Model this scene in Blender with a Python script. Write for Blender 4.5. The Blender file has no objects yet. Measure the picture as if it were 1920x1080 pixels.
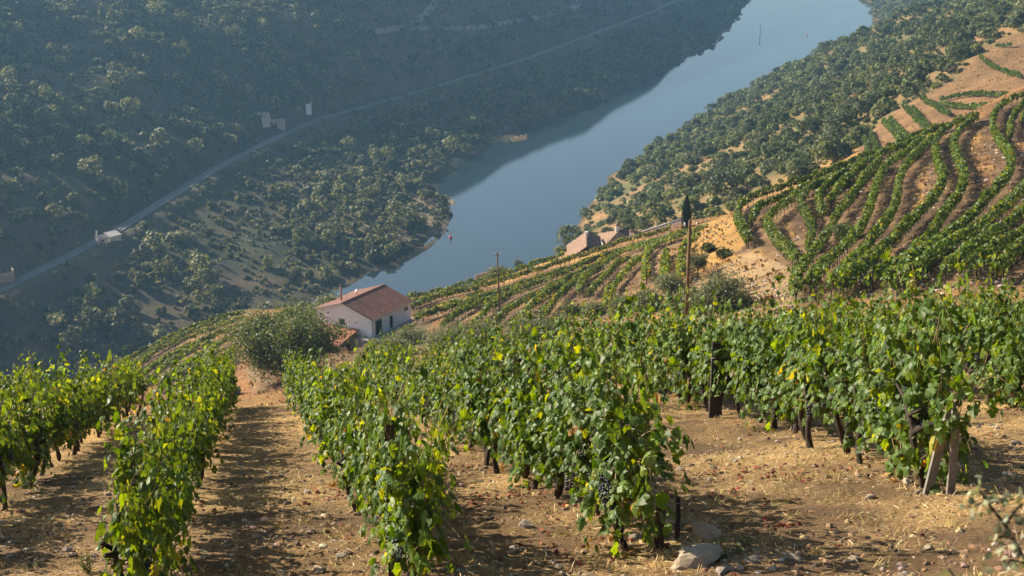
import bpy, bmesh, math, random
import numpy as np
from mathutils import Vector, Matrix

random.seed(7)
rng = np.random.default_rng(7)
D = bpy.data
scene = bpy.context.scene
COL = scene.collection

# ------------------------------------------------------------------ camera
CAM_Z = 150.0
PITCH = math.radians(17.0)
FPX = 1920 * 50 / 36.0
cam_d = D.cameras.new('camera')
cam_d.lens = 50
cam_d.sensor_width = 36
cam_d.clip_start = 0.1
cam_d.clip_end = 20000
cam_d.dof.use_dof = True
cam_d.dof.focus_distance = 13.5
cam_d.dof.aperture_fstop = 7.0
cam = D.objects.new('camera', cam_d)
COL.objects.link(cam)
cam.location = (0, 0, CAM_Z)
cam.rotation_euler = (math.radians(90) - PITCH, 0, 0)
scene.camera = cam

# ------------------------------------------------------------------ sky, sun, exposure
SUN_AZ = math.radians(-57)      # from +Y, negative = left
SUN_EL = math.radians(27)
world = D.worlds.new('World')
scene.world = world
world.use_nodes = True
nt = world.node_tree
bg = nt.nodes['Background']
sky = nt.nodes.new('ShaderNodeTexSky')
sky.sky_type = 'NISHITA'
sky.sun_disc = False
sky.sun_elevation = SUN_EL
sky.sun_rotation = SUN_AZ
sky.air_density = 1.0
sky.dust_density = 2.2
sky.ozone_density = 1.2
nt.links.new(sky.outputs[0], bg.inputs[0])
bg.inputs[1].default_value = 0.062
sd = D.lights.new('sun', 'SUN')
sd.energy = 5.0
sd.angle = math.radians(0.5)
sd.color = (1.0, 0.88, 0.70)
sun = D.objects.new('sun', sd)
COL.objects.link(sun)
sdir = Vector((math.sin(SUN_AZ) * math.cos(SUN_EL), math.cos(SUN_AZ) * math.cos(SUN_EL), math.sin(SUN_EL)))
sun.rotation_euler = sdir.to_track_quat('Z', 'Y').to_euler()
sun.location = (-50, 30, 200)
scene.view_settings.view_transform = 'Standard'
scene.view_settings.look = 'None'
scene.view_settings.gamma = 1
scene.view_settings.exposure = 1.2
scene.render.engine = 'CYCLES'
scene.cycles.max_bounces = 6
scene.cycles.diffuse_bounces = 2
scene.cycles.glossy_bounces = 3
scene.cycles.transmission_bounces = 4
scene.cycles.transparent_max_bounces = 8
scene.cycles.volume_bounces = 0
scene.cycles.use_adaptive_sampling = True
scene.cycles.adaptive_threshold = 0.02

# ------------------------------------------------------------------ tagging
def tag(o, label=None, cat=None, group=None, kind=None):
    if label: o['label'] = label
    if cat: o['category'] = cat
    if group: o['group'] = group
    if kind: o['kind'] = kind
    return o

def empty(name, loc=(0, 0, 0), rz=0.0):
    o = D.objects.new(name, None)
    o.empty_display_size = 0.3
    o.location = loc
    o.rotation_euler = (0, 0, rz)
    COL.objects.link(o)
    return o

def link(name, me, parent=None, loc=(0, 0, 0), rot=(0, 0, 0), sc=None):
    o = D.objects.new(name, me)
    COL.objects.link(o)
    o.parent = parent
    o.location = loc
    o.rotation_euler = rot
    if sc is not None:
        o.scale = (sc, sc, sc) if isinstance(sc, (int, float)) else sc
    return o

def np_mesh(name, verts, faces, mats, smooth=False, col=None, midx=None):
    """verts (n,3); faces (m,k) array or list of such arrays (k may differ)"""
    verts = np.asarray(verts, dtype=np.float32)
    if isinstance(faces, np.ndarray):
        faces = [faces]
    faces = [f for f in faces if len(f)]
    me = D.meshes.new(name)
    me.vertices.add(len(verts))
    me.vertices.foreach_set('co', verts.ravel())
    loops = np.concatenate([f.ravel() for f in faces]).astype(np.int32)
    tot = np.concatenate([np.full(len(f), f.shape[1], dtype=np.int32) for f in faces])
    start = np.concatenate([[0], np.cumsum(tot)[:-1]]).astype(np.int32)
    me.loops.add(len(loops))
    me.loops.foreach_set('vertex_index', loops)
    me.polygons.add(len(tot))
    me.polygons.foreach_set('loop_start', start)
    me.polygons.foreach_set('loop_total', tot)
    if midx is not None:
        me.polygons.foreach_set('material_index', np.asarray(midx, dtype=np.int32))
    me.polygons.foreach_set('use_smooth', np.full(len(tot), smooth, dtype=bool))
    for m in (mats if isinstance(mats, (list, tuple)) else [mats]):
        me.materials.append(m)
    if col is not None:
        a = me.color_attributes.new('col', 'FLOAT_COLOR', 'POINT')
        c = np.ones((len(verts), 4), dtype=np.float32)
        c[:, :3] = col
        a.data.foreach_set('color', c.ravel())
    me.update(calc_edges=True)
    me.validate()
    return me

# ------------------------------------------------------------------ noise
def _hash(ix, iy, seed):
    n = (ix.astype(np.int64) * 374761393 + iy.astype(np.int64) * 668265263 + seed * 1274126177) & 0xffffffff
    n = ((n ^ (n >> 13)) * 1274126177) & 0xffffffff
    n = (n ^ (n >> 16)) & 0xffff
    return n / 65535.0

def vnoise(x, y, seed=0):
    ix = np.floor(x); iy = np.floor(y)
    fx = x - ix; fy = y - iy
    fx = fx * fx * (3 - 2 * fx); fy = fy * fy * (3 - 2 * fy)
    a = _hash(ix, iy, seed); b = _hash(ix + 1, iy, seed)
    c = _hash(ix, iy + 1, seed); d = _hash(ix + 1, iy + 1, seed)
    return (a + (b - a) * fx) + ((c + (d - c) * fx) - (a + (b - a) * fx)) * fy

def fbm(x, y, sc, octs=4, seed=0, gain=0.5):
    x = np.asarray(x, dtype=np.float64) / sc; y = np.asarray(y, dtype=np.float64) / sc
    s = 0; a = 1; t = 0
    for k in range(octs):
        s = s + a * (vnoise(x + 17.3 * k, y - 9.1 * k, seed + k) - 0.5)
        t += a; a *= gain; x = x * 2.03; y = y * 2.03
    return s / t * 2      # about -1..1

def smooth(a, b, x):
    t = np.clip((x - a) / (b - a), 0, 1)
    return t * t * (3 - 2 * t)

# ------------------------------------------------------------------ picture ray -> place in the valley
cP, sP = math.cos(PITCH), math.sin(PITCH)
def ray(px, py):
    u = (px - 960.0) / FPX; v = (540.0 - py) / FPX
    return u / (cP + v * sP), (-sP + v * cP) / (cP + v * sP)      # dx/dY, dz/dY

def at_Y(px, py, Y):
    a, b = ray(px, py)
    return (a * Y, Y, CAM_Z + b * Y)

def at_z(px, py, z):
    a, b = ray(px, py)
    Y = (z - CAM_Z) / b
    return (a * Y, Y, z)

# ------------------------------------------------------------------ terrain heights
PH, PA, PB = 2.15, 0.320, 0.070
def near_plane(x, y):
    return CAM_Z - PH - PA * y + PB * x

ctrl = []
def densify(pts, step):
    out = []
    for a, b in zip(pts[:-1], pts[1:]):
        a = np.array(a, float); b = np.array(b, float)
        n = max(1, int(np.linalg.norm(b[:2] - a[:2]) / step))
        for k in range(n):
            out.append(tuple(a + (b - a) * k / n))
    out.append(tuple(pts[-1]))
    return out

# near hill, seen places (px, py, distance)
for px, py, Y in [
    (440, 700, 150), (230, 700, 230), (380, 690, 190), 
    (560, 650, 190), (700, 650, 198), (600, 620, 215), (700, 632, 205), (760, 600, 210), (850, 640, 165), (640, 680, 170),
    (990, 610, 165), (1100, 600, 140), (1300, 590, 108), (1440, 560, 98), (1450, 500, 125), (1340, 440, 155),
    (1290, 470, 175), (1275, 425, 215), (1200, 440, 262), (1150, 500, 215), (1110, 474, 290),
    (1000, 560, 205), (900, 590, 195), (1180, 560, 165), (1090, 530, 210),
    (1500, 560, 90), 
    (1700, 400, 130), (1900, 400, 118), (1900, 300, 155), (1920, 480, 95), (1700, 500, 100), (1550, 450, 128),
    (1620, 350, 162), (1800, 300, 165), (1400, 450, 143), (1500, 440, 138),
    (1700, 250, 330), (1600, 290, 330), (1850, 100, 430), (1800, 180, 370), (1920, 60, 520), (1920, 0, 640), (1560, 285, 390),
    (1300, 385, 380), (1150, 420, 430), (1100, 440, 440), (1420, 330, 400), (1500, 270, 440), (1500, 200, 600), (1300, 300, 560),
    (1700, 100, 600), (1700, 30, 850), (1600, 150, 650), (1400, 230, 680), (1550, 100, 880), (1650, 60, 1120), (1850, 0, 760),
    (2300, 300, 200), (2300, 100, 420), (2200, -50, 800), (2300, 500, 100)]:
    ctrl.append(at_Y(px, py, Y))
HN = at_Y(698, 633, 205)                       # near corner of the white house
HG = np.array([0.866, -0.5]); HL = np.array([0.5, 0.866])
HC = np.array(HN[:2]) - HG * 5.3 + HL * 5.2
for px, py, Y in [(600, 672, 196), (640, 680, 194), (1250, 447, 322), (1300, 440, 330), (1205, 450, 318)]: ctrl.append(at_Y(px, py, Y))
# the ground falls away behind each crest
for px, py, Y in [(1385, 398, 166), (1430, 374, 174), (1477, 357, 182), (1547, 334, 190), (1600, 311, 196), (1650, 289, 202), (1700, 269, 206), (1747, 250, 208), (1790, 235, 210), (1830, 221, 212), (1880, 196, 215), (1925, 168, 218), (1990, 140, 222)]:
    ctrl.append(at_Y(px, py, Y)); ctrl.append(at_Y(px + 4, py + 12, Y + 30)); ctrl.append(at_Y(px + 6, py + 20, Y + 62))
for px, py, Y in [(765, 560, 262), (800, 553, 264), (850, 544, 268), (900, 530, 275), (950, 515, 288), (1000, 499, 298), (1050, 482, 305)]:
    ctrl.append(at_Y(px, py, Y)); ctrl.append(at_Y(px, py + 10, Y + 25)); ctrl.append(at_Y(px, py + 26, Y + 60))
for px, py, Y in [(180, 712, 240), (220, 691, 250), (258, 670, 262), (297, 650, 275), (334, 629, 288), (380, 612, 300), (419, 599, 312), (458, 590, 320), (520, 580, 320), (580, 578, 310), (650, 574, 300), (710, 568, 285)]:
    ctrl.append(at_Y(px, py, Y)); ctrl.append(at_Y(px, py + 10, Y + 22)); ctrl.append(at_Y(px, py + 26, Y + 55))
# the foreground field down to where it breaks away
for Y in (-60, -20, 0, 10, 20, 30):
    for x in (-60, -25, -8, 0, 8, 25, 60):
        ctrl.append((x, Y, float(near_plane(x, Y))))
for px, py, Y in [(1000, 745, 40), (1300, 715, 48), (1600, 690, 55), (1900, 660, 60), (1000, 740, 75), (1300, 650, 75), (1600, 600, 78), (1900, 545, 80),
                  (2300, 600, 60), (450, 800, 60), (450, 780, 100), (700, 770, 60), (700, 730, 110), (100, 870, 60), (100, 860, 120), (100, 800, 190),
                  (-300, 900, 60), (-300, 850, 150), (850, 740, 100), (850, 700, 130), (1100, 660, 110), (-500, 800, 250)]:
    ctrl.append(at_Y(px, py, Y))
# shore lines, z = 0
near_bank = [(-420, 150, 0), (-260, 220, 0), (-150, 290, 0), (-85, 360, 0), (-35, 420, 0), (0, 480, 0), (22, 545, 0), (32, 602, 0), (48, 677, 0), (91, 786, 0),
             (198, 1034, 0), (318, 1267, 0), (372, 1500, 0), (385, 1750, 0), (300, 2100, 0)]
far_bank = [(-480, 240, 0), (-330, 300, 0), (-200, 355, 0)] + [at_z(a, b, 0) for a, b in
            [(0, 712), (150, 690), (400, 640), (560, 590), (620, 545), (665, 522), (720, 500), (790, 468), (838, 430), (852, 405), (846, 378), (822, 352), (850, 322), (895, 290),
             (1030, 232), (1140, 188), (1250, 130), (1330, 90), (1372, 50), (1392, 20), (1405, -5)]] + [(250, 1800, 0), (150, 2050, 0)]
ctrl += densify(near_bank, 45) + densify(far_bank, 35)
def offset(pts, d):
    out = []
    for i, p in enumerate(pts):
        a = np.array(pts[max(0, i - 1)][:2]); b = np.array(pts[min(len(pts) - 1, i + 1)][:2])
        t = (b - a) / np.linalg.norm(b - a)
        out.append((p[0] + t[1] * d, p[1] - t[0] * d))
    return out
for p in offset(densify(near_bank, 60), -25): ctrl.append((p[0], p[1], -9.0))
for p in offset(densify(far_bank, 60), 25): ctrl.append((p[0], p[1], -9.0))
# the railway bench on the far side
RAIL_Z = 17.0
rail_px = [(-160, 618), (0, 545), (100, 496), (200, 445), (300, 382), (400, 320), (480, 278), (560, 240), (620, 218), (700, 196), (780, 174), (860, 150), (930, 128), (1000, 106),
           (1080, 76), (1160, 46), (1230, 20), (1270, 0), (1300, -22)]
rail_w = [at_z(a, b, RAIL_Z) for a, b in rail_px]
ctrl += densify(rail_w, 40)
# slopes above the railway: left bank climbs to a mountain
SL = [95] * 9 + [98, 102, 108, 118, 135, 170, 200, 235, 255, 275]
MS = [0.34, 0.34, 0.34, 0.33, 0.33, 0.33, 0.34, 0.36, 0.42, 0.50, 0.53, 0.54, 0.53, 0.51, 0.49, 0.46, 0.44, 0.42, 0.42]
for (s_, f_) in ((12, 0.8), (60, 1.0), (150, 1.0), (280, 1.0), (480, 0.97), (800, 0.85), (1300, 0.62)):
    for p, m, sl in list(zip(offset(rail_w, -s_), MS, SL))[::1 if s_ < 300 else 2]:
        lft = m < 0.4                      # the left part: a steep foot, then an easier sunlit slope
        h_ = 0.54 * min(s_, 75) + 0.25 * max(0, s_ - 75) if lft else 0.72 * min(s_, sl) + 0.10 * max(0, s_ - sl)
        ctrl.append((p[0], p[1], RAIL_Z + h_))
for x, y, z in [(195, 1650, 66), (145, 1650, 108), (80, 1650, 150), (190, 1850, 60), (120, 1850, 105), (0, 1850, 165), (2500, 2500, 300), (1200, 2600, 120), (600, 2600, 60), (1200, 1500, 150), (2500, 500, 400), (900, 600, 190), (400, 300, 150), (400, -200, 250), (0, -400, 290), (-400, -300, 150),
                (2500, -1500, 500), (-1500, -1500, 300), (-900, -300, 60), (-1500, 500, 200), (0, -1500, 500)]:
    ctrl.append((x, y, z))
C3 = np.array(ctrl, dtype=np.float64)
# drop near duplicates
keep = []
for i in range(len(C3)):
    d = np.hypot(C3[keep, 0] - C3[i, 0], C3[keep, 1] - C3[i, 1]) if keep else np.array([9])
    if d.min() > 3.0: keep.append(i)
C3 = C3[keep]
def _phi(r): return np.sqrt(r * r + 36.0)
_n = len(C3)
_A = np.zeros((_n + 3, _n + 3))
_dx = C3[:, None, 0] - C3[None, :, 0]; _dy = C3[:, None, 1] - C3[None, :, 1]
_A[:_n, :_n] = _phi(np.hypot(_dx, _dy))
_A[:_n, _n] = 1; _A[:_n, _n + 1] = C3[:, 0]; _A[:_n, _n + 2] = C3[:, 1]
_A[_n:, :_n] = _A[:_n, _n:].T
_A[np.arange(_n), np.arange(_n)] -= 1.0      # a little slack
_W = np.linalg.solve(_A, np.concatenate([C3[:, 2], np.zeros(3)]))
def rbf(x, y):
    x = np.asarray(x, float); y = np.asarray(y, float)
    sh = x.shape; x = x.ravel(); y = y.ravel()
    out = np.empty(len(x))
    for s in range(0, len(x), 20000):
        xs, ys = x[s:s + 20000], y[s:s + 20000]
        r = np.hypot(xs[:, None] - C3[None, :, 0], ys[:, None] - C3[None, :, 1])
        out[s:s + 20000] = _phi(r) @ _W[:_n] + _W[_n] + _W[_n + 1] * xs + _W[_n + 2] * ys
    return out.reshape(sh)

FBw = np.array([p[:2] for p in far_bank]); RW = np.array([p[:2] for p in rail_w]); NBw = np.array([p[:2] for p in near_bank])
def poly_dist(x, y, P):
    """distance to a polyline, side (+ = left of travel) and arc length"""
    x = np.asarray(x, float); y = np.asarray(y, float)
    best = np.full(x.shape, 1e18); side = np.zeros(x.shape); arc = np.zeros(x.shape); L = 0
    for a, b in zip(P[:-1], P[1:]):
        d = b - a; l = math.hypot(*d); t = np.clip(((x - a[0]) * d[0] + (y - a[1]) * d[1]) / (l * l), 0, 1)
        ex = x - (a[0] + t * d[0]); ey = y - (a[1] + t * d[1]); q = ex * ex + ey * ey
        m = q < best
        best = np.where(m, q, best); side = np.where(m, np.sign(d[0] * ey - d[1] * ex), side); arc = np.where(m, L + t * l, arc); L += l
    return np.sqrt(best), side, arc

# mountain relief above the railway: spurs and gullies (picture position of their crest lines)
def H(x, y):
    x = np.asarray(x, float); y = np.asarray(y, float)
    z = rbf(x, y)
    far = z * 0
    dist = np.hypot(x, y)
    dr, sr, ar = poly_dist(x, y, RW)
    up = np.where(sr > 0, dr, 0.0)                    # metres above the railway line
    # spurs and gullies running down the far slope
    rel = fbm(ar + 0.25 * up, up * 0.35, 95, 3, 11) * 38 * smooth(10, 160, up)
    rel = rel + fbm(x, y, 38, 3, 12) * 7 * smooth(6, 60, up)
    fb, sf, _a = poly_dist(x, y, FBw)
    land = smooth(2, 16, fb)
    bench = smooth(5.5, 11, dr)                         # keep the track bed level
    z_far = z + rel + fbm(x, y, 30, 3, 13) * 2.6 * land * bench
    z_far = RAIL_Z + (z_far - RAIL_Z) * bench
    z_near = z + fbm(x, y, 45, 4, 21) * 3.2 * smooth(330, 480, dist) * smooth(2, 20, poly_dist(x, y, NBw)[0]) + fbm(x, y, 16, 3, 22) * 0.7 * smooth(90, 150, dist)
    z = np.where(sf > 0, z_far, z_near)
    w = smooth(26, 46, y) * smooth(-5, 26, dist)
    f = near_plane(x, y)
    z = f * (1 - w) + z * w
    z = np.where(z > 240, 240 + 80 * (1 - np.exp(-np.maximum(z - 240, 0) / 80)), z)
    # level ground of the white house
    hx = (x - HC[0]) * HL[0] + (y - HC[1]) * HL[1]; hy = (x - HC[0]) * HG[0] + (y - HC[1]) * HG[1]
    hd = np.maximum(np.maximum(np.abs(hx) - 5.6, np.abs(hy) - 6.2), 0)
    hw = 1 - smooth(0.3, 3.5, hd)
    z = z * (1 - hw) + (HN[2] - 0.15) * hw
    sd2 = np.maximum(np.maximum(np.abs((x - HN[0]) * HG[0] + (y - HN[1]) * HG[1] + 6.0) - 5.0, np.abs((x - HN[0]) * HL[0] + (y - HN[1]) * HL[1] + 6.8) - 5.4), 0)
    w2 = 1 - smooth(0.2, 2.2, sd2)
    z = z * (1 - w2) + np.minimum(z, HN[2] - 2.9) * w2
    # the tilled ground close by is uneven
    nearw = 1 - smooth(40, 70, dist)
    z = z + nearw * (fbm(x, y, 2.6, 3, 31) * 0.09 + fbm(x, y, 0.5, 3, 32) * 0.034 + fbm(x, y, 0.16, 2, 33) * 0.016)
    return z

def hit(px, py, y0=20.0, y1=3500.0, n=1400):
    """first meeting of picture rays with the terrain; arrays in, arrays out"""
    px = np.atleast_1d(np.asarray(px, float)); py = np.atleast_1d(np.asarray(py, float))
    a, b = ray(px, py)
    Y = y0 * (y1 / y0) ** (np.arange(n) / (n - 1.0))
    out = np.zeros((len(px), 3))
    for i in range(len(px)):
        z = CAM_Z + b[i] * Y
        h = np.maximum(H(a[i] * Y, Y), 0)
        k = np.argmax(z <= h)
        if k == 0: k = 1 if z[0] <= h[0] else n - 1
        f0 = z[k - 1] - h[k - 1]; f1 = z[k] - h[k]
        t = f0 / (f0 - f1) if f0 != f1 else 0
        yy = Y[k - 1] + (Y[k] - Y[k - 1]) * t
        out[i] = (a[i] * yy, yy, h[k - 1] + (h[k] - h[k - 1]) * t)
    return out
# ------------------------------------------------------------------ materials
def new_mat(name):
    m = D.materials.new(name)
    m.use_nodes = True
    n = m.node_tree.nodes
    return m, m.node_tree, n['Principled BSDF'], n['Material Output']
def N(nt, t, **kw):
    n = nt.nodes.new(t)
    for k, v in kw.items():
        if hasattr(n, k): setattr(n, k, v)
        else: n.inputs[k.replace('_', ' ')].default_value = v
    return n
def ramp(nt, fac, stops, interp='LINEAR'):
    r = nt.nodes.new('ShaderNodeValToRGB')
    r.color_ramp.interpolation = interp
    els = r.color_ramp.elements
    while len(els) < len(stops): els.new(0.5)
    for e, (p, c) in zip(els, stops):
        e.position = p; e.color = (*c, 1)
    nt.links.new(fac, r.inputs[0])
    return r.outputs[0]
def mixc(nt, a, b, fac, mode='MIX'):
    m = nt.nodes.new('ShaderNodeMix')
    m.data_type = 'RGBA'; m.blend_type = mode
    for sock, v in ((m.inputs[0], fac), (m.inputs[6], a), (m.inputs[7], b)):
        if isinstance(v, (int, float)): sock.default_value = v
        elif isinstance(v, tuple): sock.default_value = (*v, 1)
        else: nt.links.new(v, sock)
    return m.outputs[2]
def noise(nt, scale, detail=4, rough=0.6, vec=None, coord='Object', out=0):
    n = N(nt, 'ShaderNodeTexNoise', Scale=scale, Detail=detail, Roughness=rough)
    if vec is None:
        tc = nt.nodes.new('ShaderNodeTexCoord'); vec = tc.outputs[coord]
    nt.links.new(vec, n.inputs['Vector'])
    return n.outputs[out]
def bump(nt, bsdf, h, strength, dist):
    b = N(nt, 'ShaderNodeBump', Strength=strength, Distance=dist)
    nt.links.new(h, b.inputs['Height']); nt.links.new(b.outputs[0], bsdf.inputs['Normal'])
    return b
def flat(name, c, rough=0.8, var=0.25, scale=3.0, bmp=0.3, bdist=0.02, spec=0.3, metallic=0.0, coord='Object', c2=None):
    m, nt, b, o = new_mat(name)
    f = noise(nt, scale, 6, 0.65, coord=coord)
    lo = tuple(v * (1 - var) for v in c); hi = c2 or tuple(min(1, v * (1 + var)) for v in c)
    nt.links.new(ramp(nt, f, [(0.3, lo), (0.7, hi)]), b.inputs['Base Color'])
    b.inputs['Roughness'].default_value = rough
    b.inputs['Specular IOR Level'].default_value = spec
    b.inputs['Metallic'].default_value = metallic
    if bmp: bump(nt, b, noise(nt, scale * 6, 5, 0.6, coord=coord), bmp, bdist)
    return m

def leaf_mat(name, trans=0.35, rough=0.5, tcol=(1.5, 1.25, 0.35), objvar=0.25, spec=0.4, back=None):
    """foliage coloured by the 'col' attribute of each leaf, with light coming through"""
    m, nt, b, o = new_mat(name)
    at = N(nt, 'ShaderNodeAttribute'); at.attribute_name = 'col'
    oi = N(nt, 'ShaderNodeObjectInfo')
    mr = N(nt, 'ShaderNodeMapRange'); nt.links.new(oi.outputs['Random'], mr.inputs[0])
    mr.inputs[3].default_value = 1 - objvar; mr.inputs[4].default_value = 1 + objvar
    sc_ = N(nt, 'ShaderNodeVectorMath', operation='SCALE')
    nt.links.new(at.outputs['Color'], sc_.inputs[0]); nt.links.new(mr.outputs[0], sc_.inputs['Scale'])
    base = sc_.outputs[0]
    if back:
        g = N(nt, 'ShaderNodeNewGeometry')
        base = mixc(nt, base, mixc(nt, base, back, 0.55), g.outputs['Backfacing'])
    nt.links.new(base, b.inputs['Base Color'])
    b.inputs['Roughness'].default_value = rough
    b.inputs['Specular IOR Level'].default_value = spec
    tr = N(nt, 'ShaderNodeBsdfTranslucent')
    nt.links.new(mixc(nt, base, tcol, 1.0, 'MULTIPLY'), tr.inputs[0])
    mx = N(nt, 'ShaderNodeMixShader'); mx.inputs[0].default_value = trans
    nt.links.new(b.outputs[0], mx.inputs[1]); nt.links.new(tr.outputs[0], mx.inputs[2])
    nt.links.new(mx.outputs[0], o.inputs['Surface'])
    return m

M = {}
M['vine_leaf'] = leaf_mat('vine_leaf', 0.37, 0.48, (2.8, 2.1, 0.22), 0.10, 0.24, back=(0.075, 0.125, 0.030))
M['row_leaf'] = leaf_mat('row_leaf', 0.36, 0.5, (1.9, 1.5, 0.3), 0.15, 0.45)
M['bush_leaf'] = leaf_mat('bush_leaf', 0.30, 0.6, (1.4, 1.3, 0.5), 0.35, 0.3)
M['olive_leaf'] = leaf_mat('olive_leaf', 0.30, 0.5, (1.3, 1.2, 0.6), 0.15, 0.4)
M['bark'] = flat('bark', (0.10, 0.075, 0.055), 0.95, 0.5, 14, 0.8, 0.02)
M['vine_wood'] = flat('vine_wood', (0.055, 0.04, 0.03), 0.95, 0.5, 25, 0.9, 0.015)
M['post_dark'] = flat('post_dark', (0.05, 0.042, 0.036), 0.95, 0.4, 18, 0.8, 0.01)
M['post_grey'] = flat('post_grey', (0.21, 0.19, 0.17), 0.9, 0.35, 18, 0.8, 0.01)

def ground_mat():
    m, nt, b, o = new_mat('hillside_ground')
    at = N(nt, 'ShaderNodeAttribute'); at.attribute_name = 'col'
    tc = N(nt, 'ShaderNodeTexCoord'); P = tc.outputs['Object']
    n1 = noise(nt, 0.9, 8, 0.7, P); n2 = noise(nt, 22.0, 7, 0.75, P); n3 = noise(nt, 0.06, 6, 0.65, P)
    v1 = ramp(nt, n2, [(0.28, (0.42, 0.40, 0.38)), (0.5, (0.95, 0.95, 0.95)), (0.70, (1.55, 1.50, 1.40))])
    v2 = ramp(nt, n1, [(0.3, (0.70, 0.68, 0.66)), (0.65, (1.25, 1.22, 1.18))])
    v3 = ramp(nt, n3, [(0.35, (0.82, 0.84, 0.86)), (0.65, (1.15, 1.12, 1.08))])
    c = mixc(nt, at.outputs['Color'], v1, 1.0, 'MULTIPLY')
    c = mixc(nt, c, v2, 1.0, 'MULTIPLY'); c = mixc(nt, c, v3, 1.0, 'MULTIPLY')
    nt.links.new(c, b.inputs['Base Color'])
    b.inputs['Roughness'].default_value = 0.95
    b.inputs['Specular IOR Level'].default_value = 0.15
    ad = N(nt, 'ShaderNodeMath', operation='ADD')
    nt.links.new(noise(nt, 9.0, 9, 0.8, P), ad.inputs[0]); nt.links.new(noise(nt, 0.5, 5, 0.6, P), ad.inputs[1])
    bump(nt, b, ad.outputs[0], 0.9, 0.25)
    return m
M['ground'] = ground_mat()

def water_mat():
    m, nt, b, o = new_mat('river_water')
    b.inputs['Base Color'].default_value = (0.014, 0.026, 0.031, 1)
    b.inputs['Roughness'].default_value = 0.03
    b.inputs['IOR'].default_value = 1.55
    b.inputs['Specular IOR Level'].default_value = 0.5
    tc = N(nt, 'ShaderNodeTexCoord')
    mp = N(nt, 'ShaderNodeMapping'); mp.inputs['Scale'].default_value = (1, 0.6, 1)
    nt.links.new(tc.outputs['Object'], mp.inputs['Vector'])
    n = noise(nt, 0.55, 3, 0.55, mp.outputs[0])
    bump(nt, b, n, 0.03, 0.20)
    return m
M['water'] = water_mat()
# ------------------------------------------------------------------ the land, one sheet
az = np.concatenate([np.linspace(-180, -60, 40, endpoint=False), np.linspace(-60, -24, 110, endpoint=False),
                     np.linspace(-24, 24, 620, endpoint=False), np.linspace(24, 60, 60, endpoint=False), np.linspace(60, 180, 40)])
az = np.radians(az)
rr = [0.6]
while rr[-1] < 4000:
    r_ = rr[-1]
    k = 0.03 if r_ < 7 else (0.0045 if r_ < 17 else (0.0075 if r_ < 40 else (0.012 if r_ < 90 else 0.0075)))
    if r_ > 1600: k = 0.03
    rr.append(r_ * (1 + k))
rr = np.array(rr)
R_, A_ = np.meshgrid(rr, az, indexing='ij')
GX = R_ * np.sin(A_); GY = R_ * np.cos(A_)
GZ = H(GX, GY)
nr, na = GX.shape
idx = np.arange(nr * na).reshape(nr, na)
F = np.stack([idx[:-1, :-1], idx[1:, :-1], idx[1:, 1:], idx[:-1, 1:]], -1).reshape(-1, 4)[:, ::-1]
# centre cap
cv = nr * na
verts = np.stack([GX.ravel(), GY.ravel(), GZ.ravel()], 1)
verts = np.vstack([verts, [[0, 0, float(H(np.array([0.0]), np.array([0.0]))[0])]]])
cap = np.stack([np.full(na - 1, cv), idx[0, 1:], idx[0, :-1]], 1)

def land_colour(x, y, z):
    dist = np.hypot(x, y)
    fb, sf, _ = poly_dist(x, y, FBw)
    n1 = fbm(x, y, 18, 4, 41)[..., None]; n2 = fbm(x, y, 60, 4, 42)[..., None]
    straw = np.array([0.66, 0.44, 0.19]); soil = np.array([0.21, 0.138, 0.078]); gold = np.array([0.44, 0.26, 0.085]); rust = np.array([0.18, 0.095, 0.05])
    drygreen = np.array([0.12, 0.12, 0.05]); ochre = np.array([0.32, 0.19, 0.085])
    t = np.clip(0.5 + 0.9 * fbm(x, y, 1.3, 4, 43) + 0.35 * fbm(x, y, 7, 3, 44), 0, 1)[..., None]
    fg = soil * (1 - t) + straw * t
    mossy = np.clip(fbm(x, y, 2.1, 3, 47) * 2.2 - 0.9, 0, 1)[..., None]
    fg = fg * (1 - 0.6 * mossy) + np.array([0.21, 0.17, 0.06]) * 0.6 * mossy
    t2 = np.clip(0.5 + 1.1 * fbm(x, y, 6, 4, 45) + 0.5 * n1[..., 0], 0, 1)[..., None]
    mid = rust * (1 - t2) + gold * t2
    t3 = np.clip(0.45 + 0.9 * n1 + 0.6 * n2, 0, 1)
    slope = drygreen * (1 - t3) + ochre * t3
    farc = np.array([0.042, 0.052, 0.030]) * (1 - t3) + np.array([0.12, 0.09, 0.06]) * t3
    w = smooth(50, 80, dist)[..., None]
    c = fg * (1 - w) + mid * w
    # scrub ground on the steeper river slope
    w = smooth(330, 380, dist)[..., None]
    c = c * (1 - w) + slope * w
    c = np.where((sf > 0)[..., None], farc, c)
    wet = (1 - smooth(0.2, 2.0, z))[..., None]
    c = c * (1 - 0.55 * wet)
    return c
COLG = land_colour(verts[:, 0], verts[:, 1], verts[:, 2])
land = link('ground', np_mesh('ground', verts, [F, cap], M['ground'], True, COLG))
tag(land, kind='structure')

# river
wv = [(-900, -100, 0), (3000, -100, 0), (3000, 4300, 0), (-900, 4300, 0)]
river = link('river_water', np_mesh('river_water', wv, np.array([[0, 1, 2, 3]]), M['water']))
tag(river, kind='structure')
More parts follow.
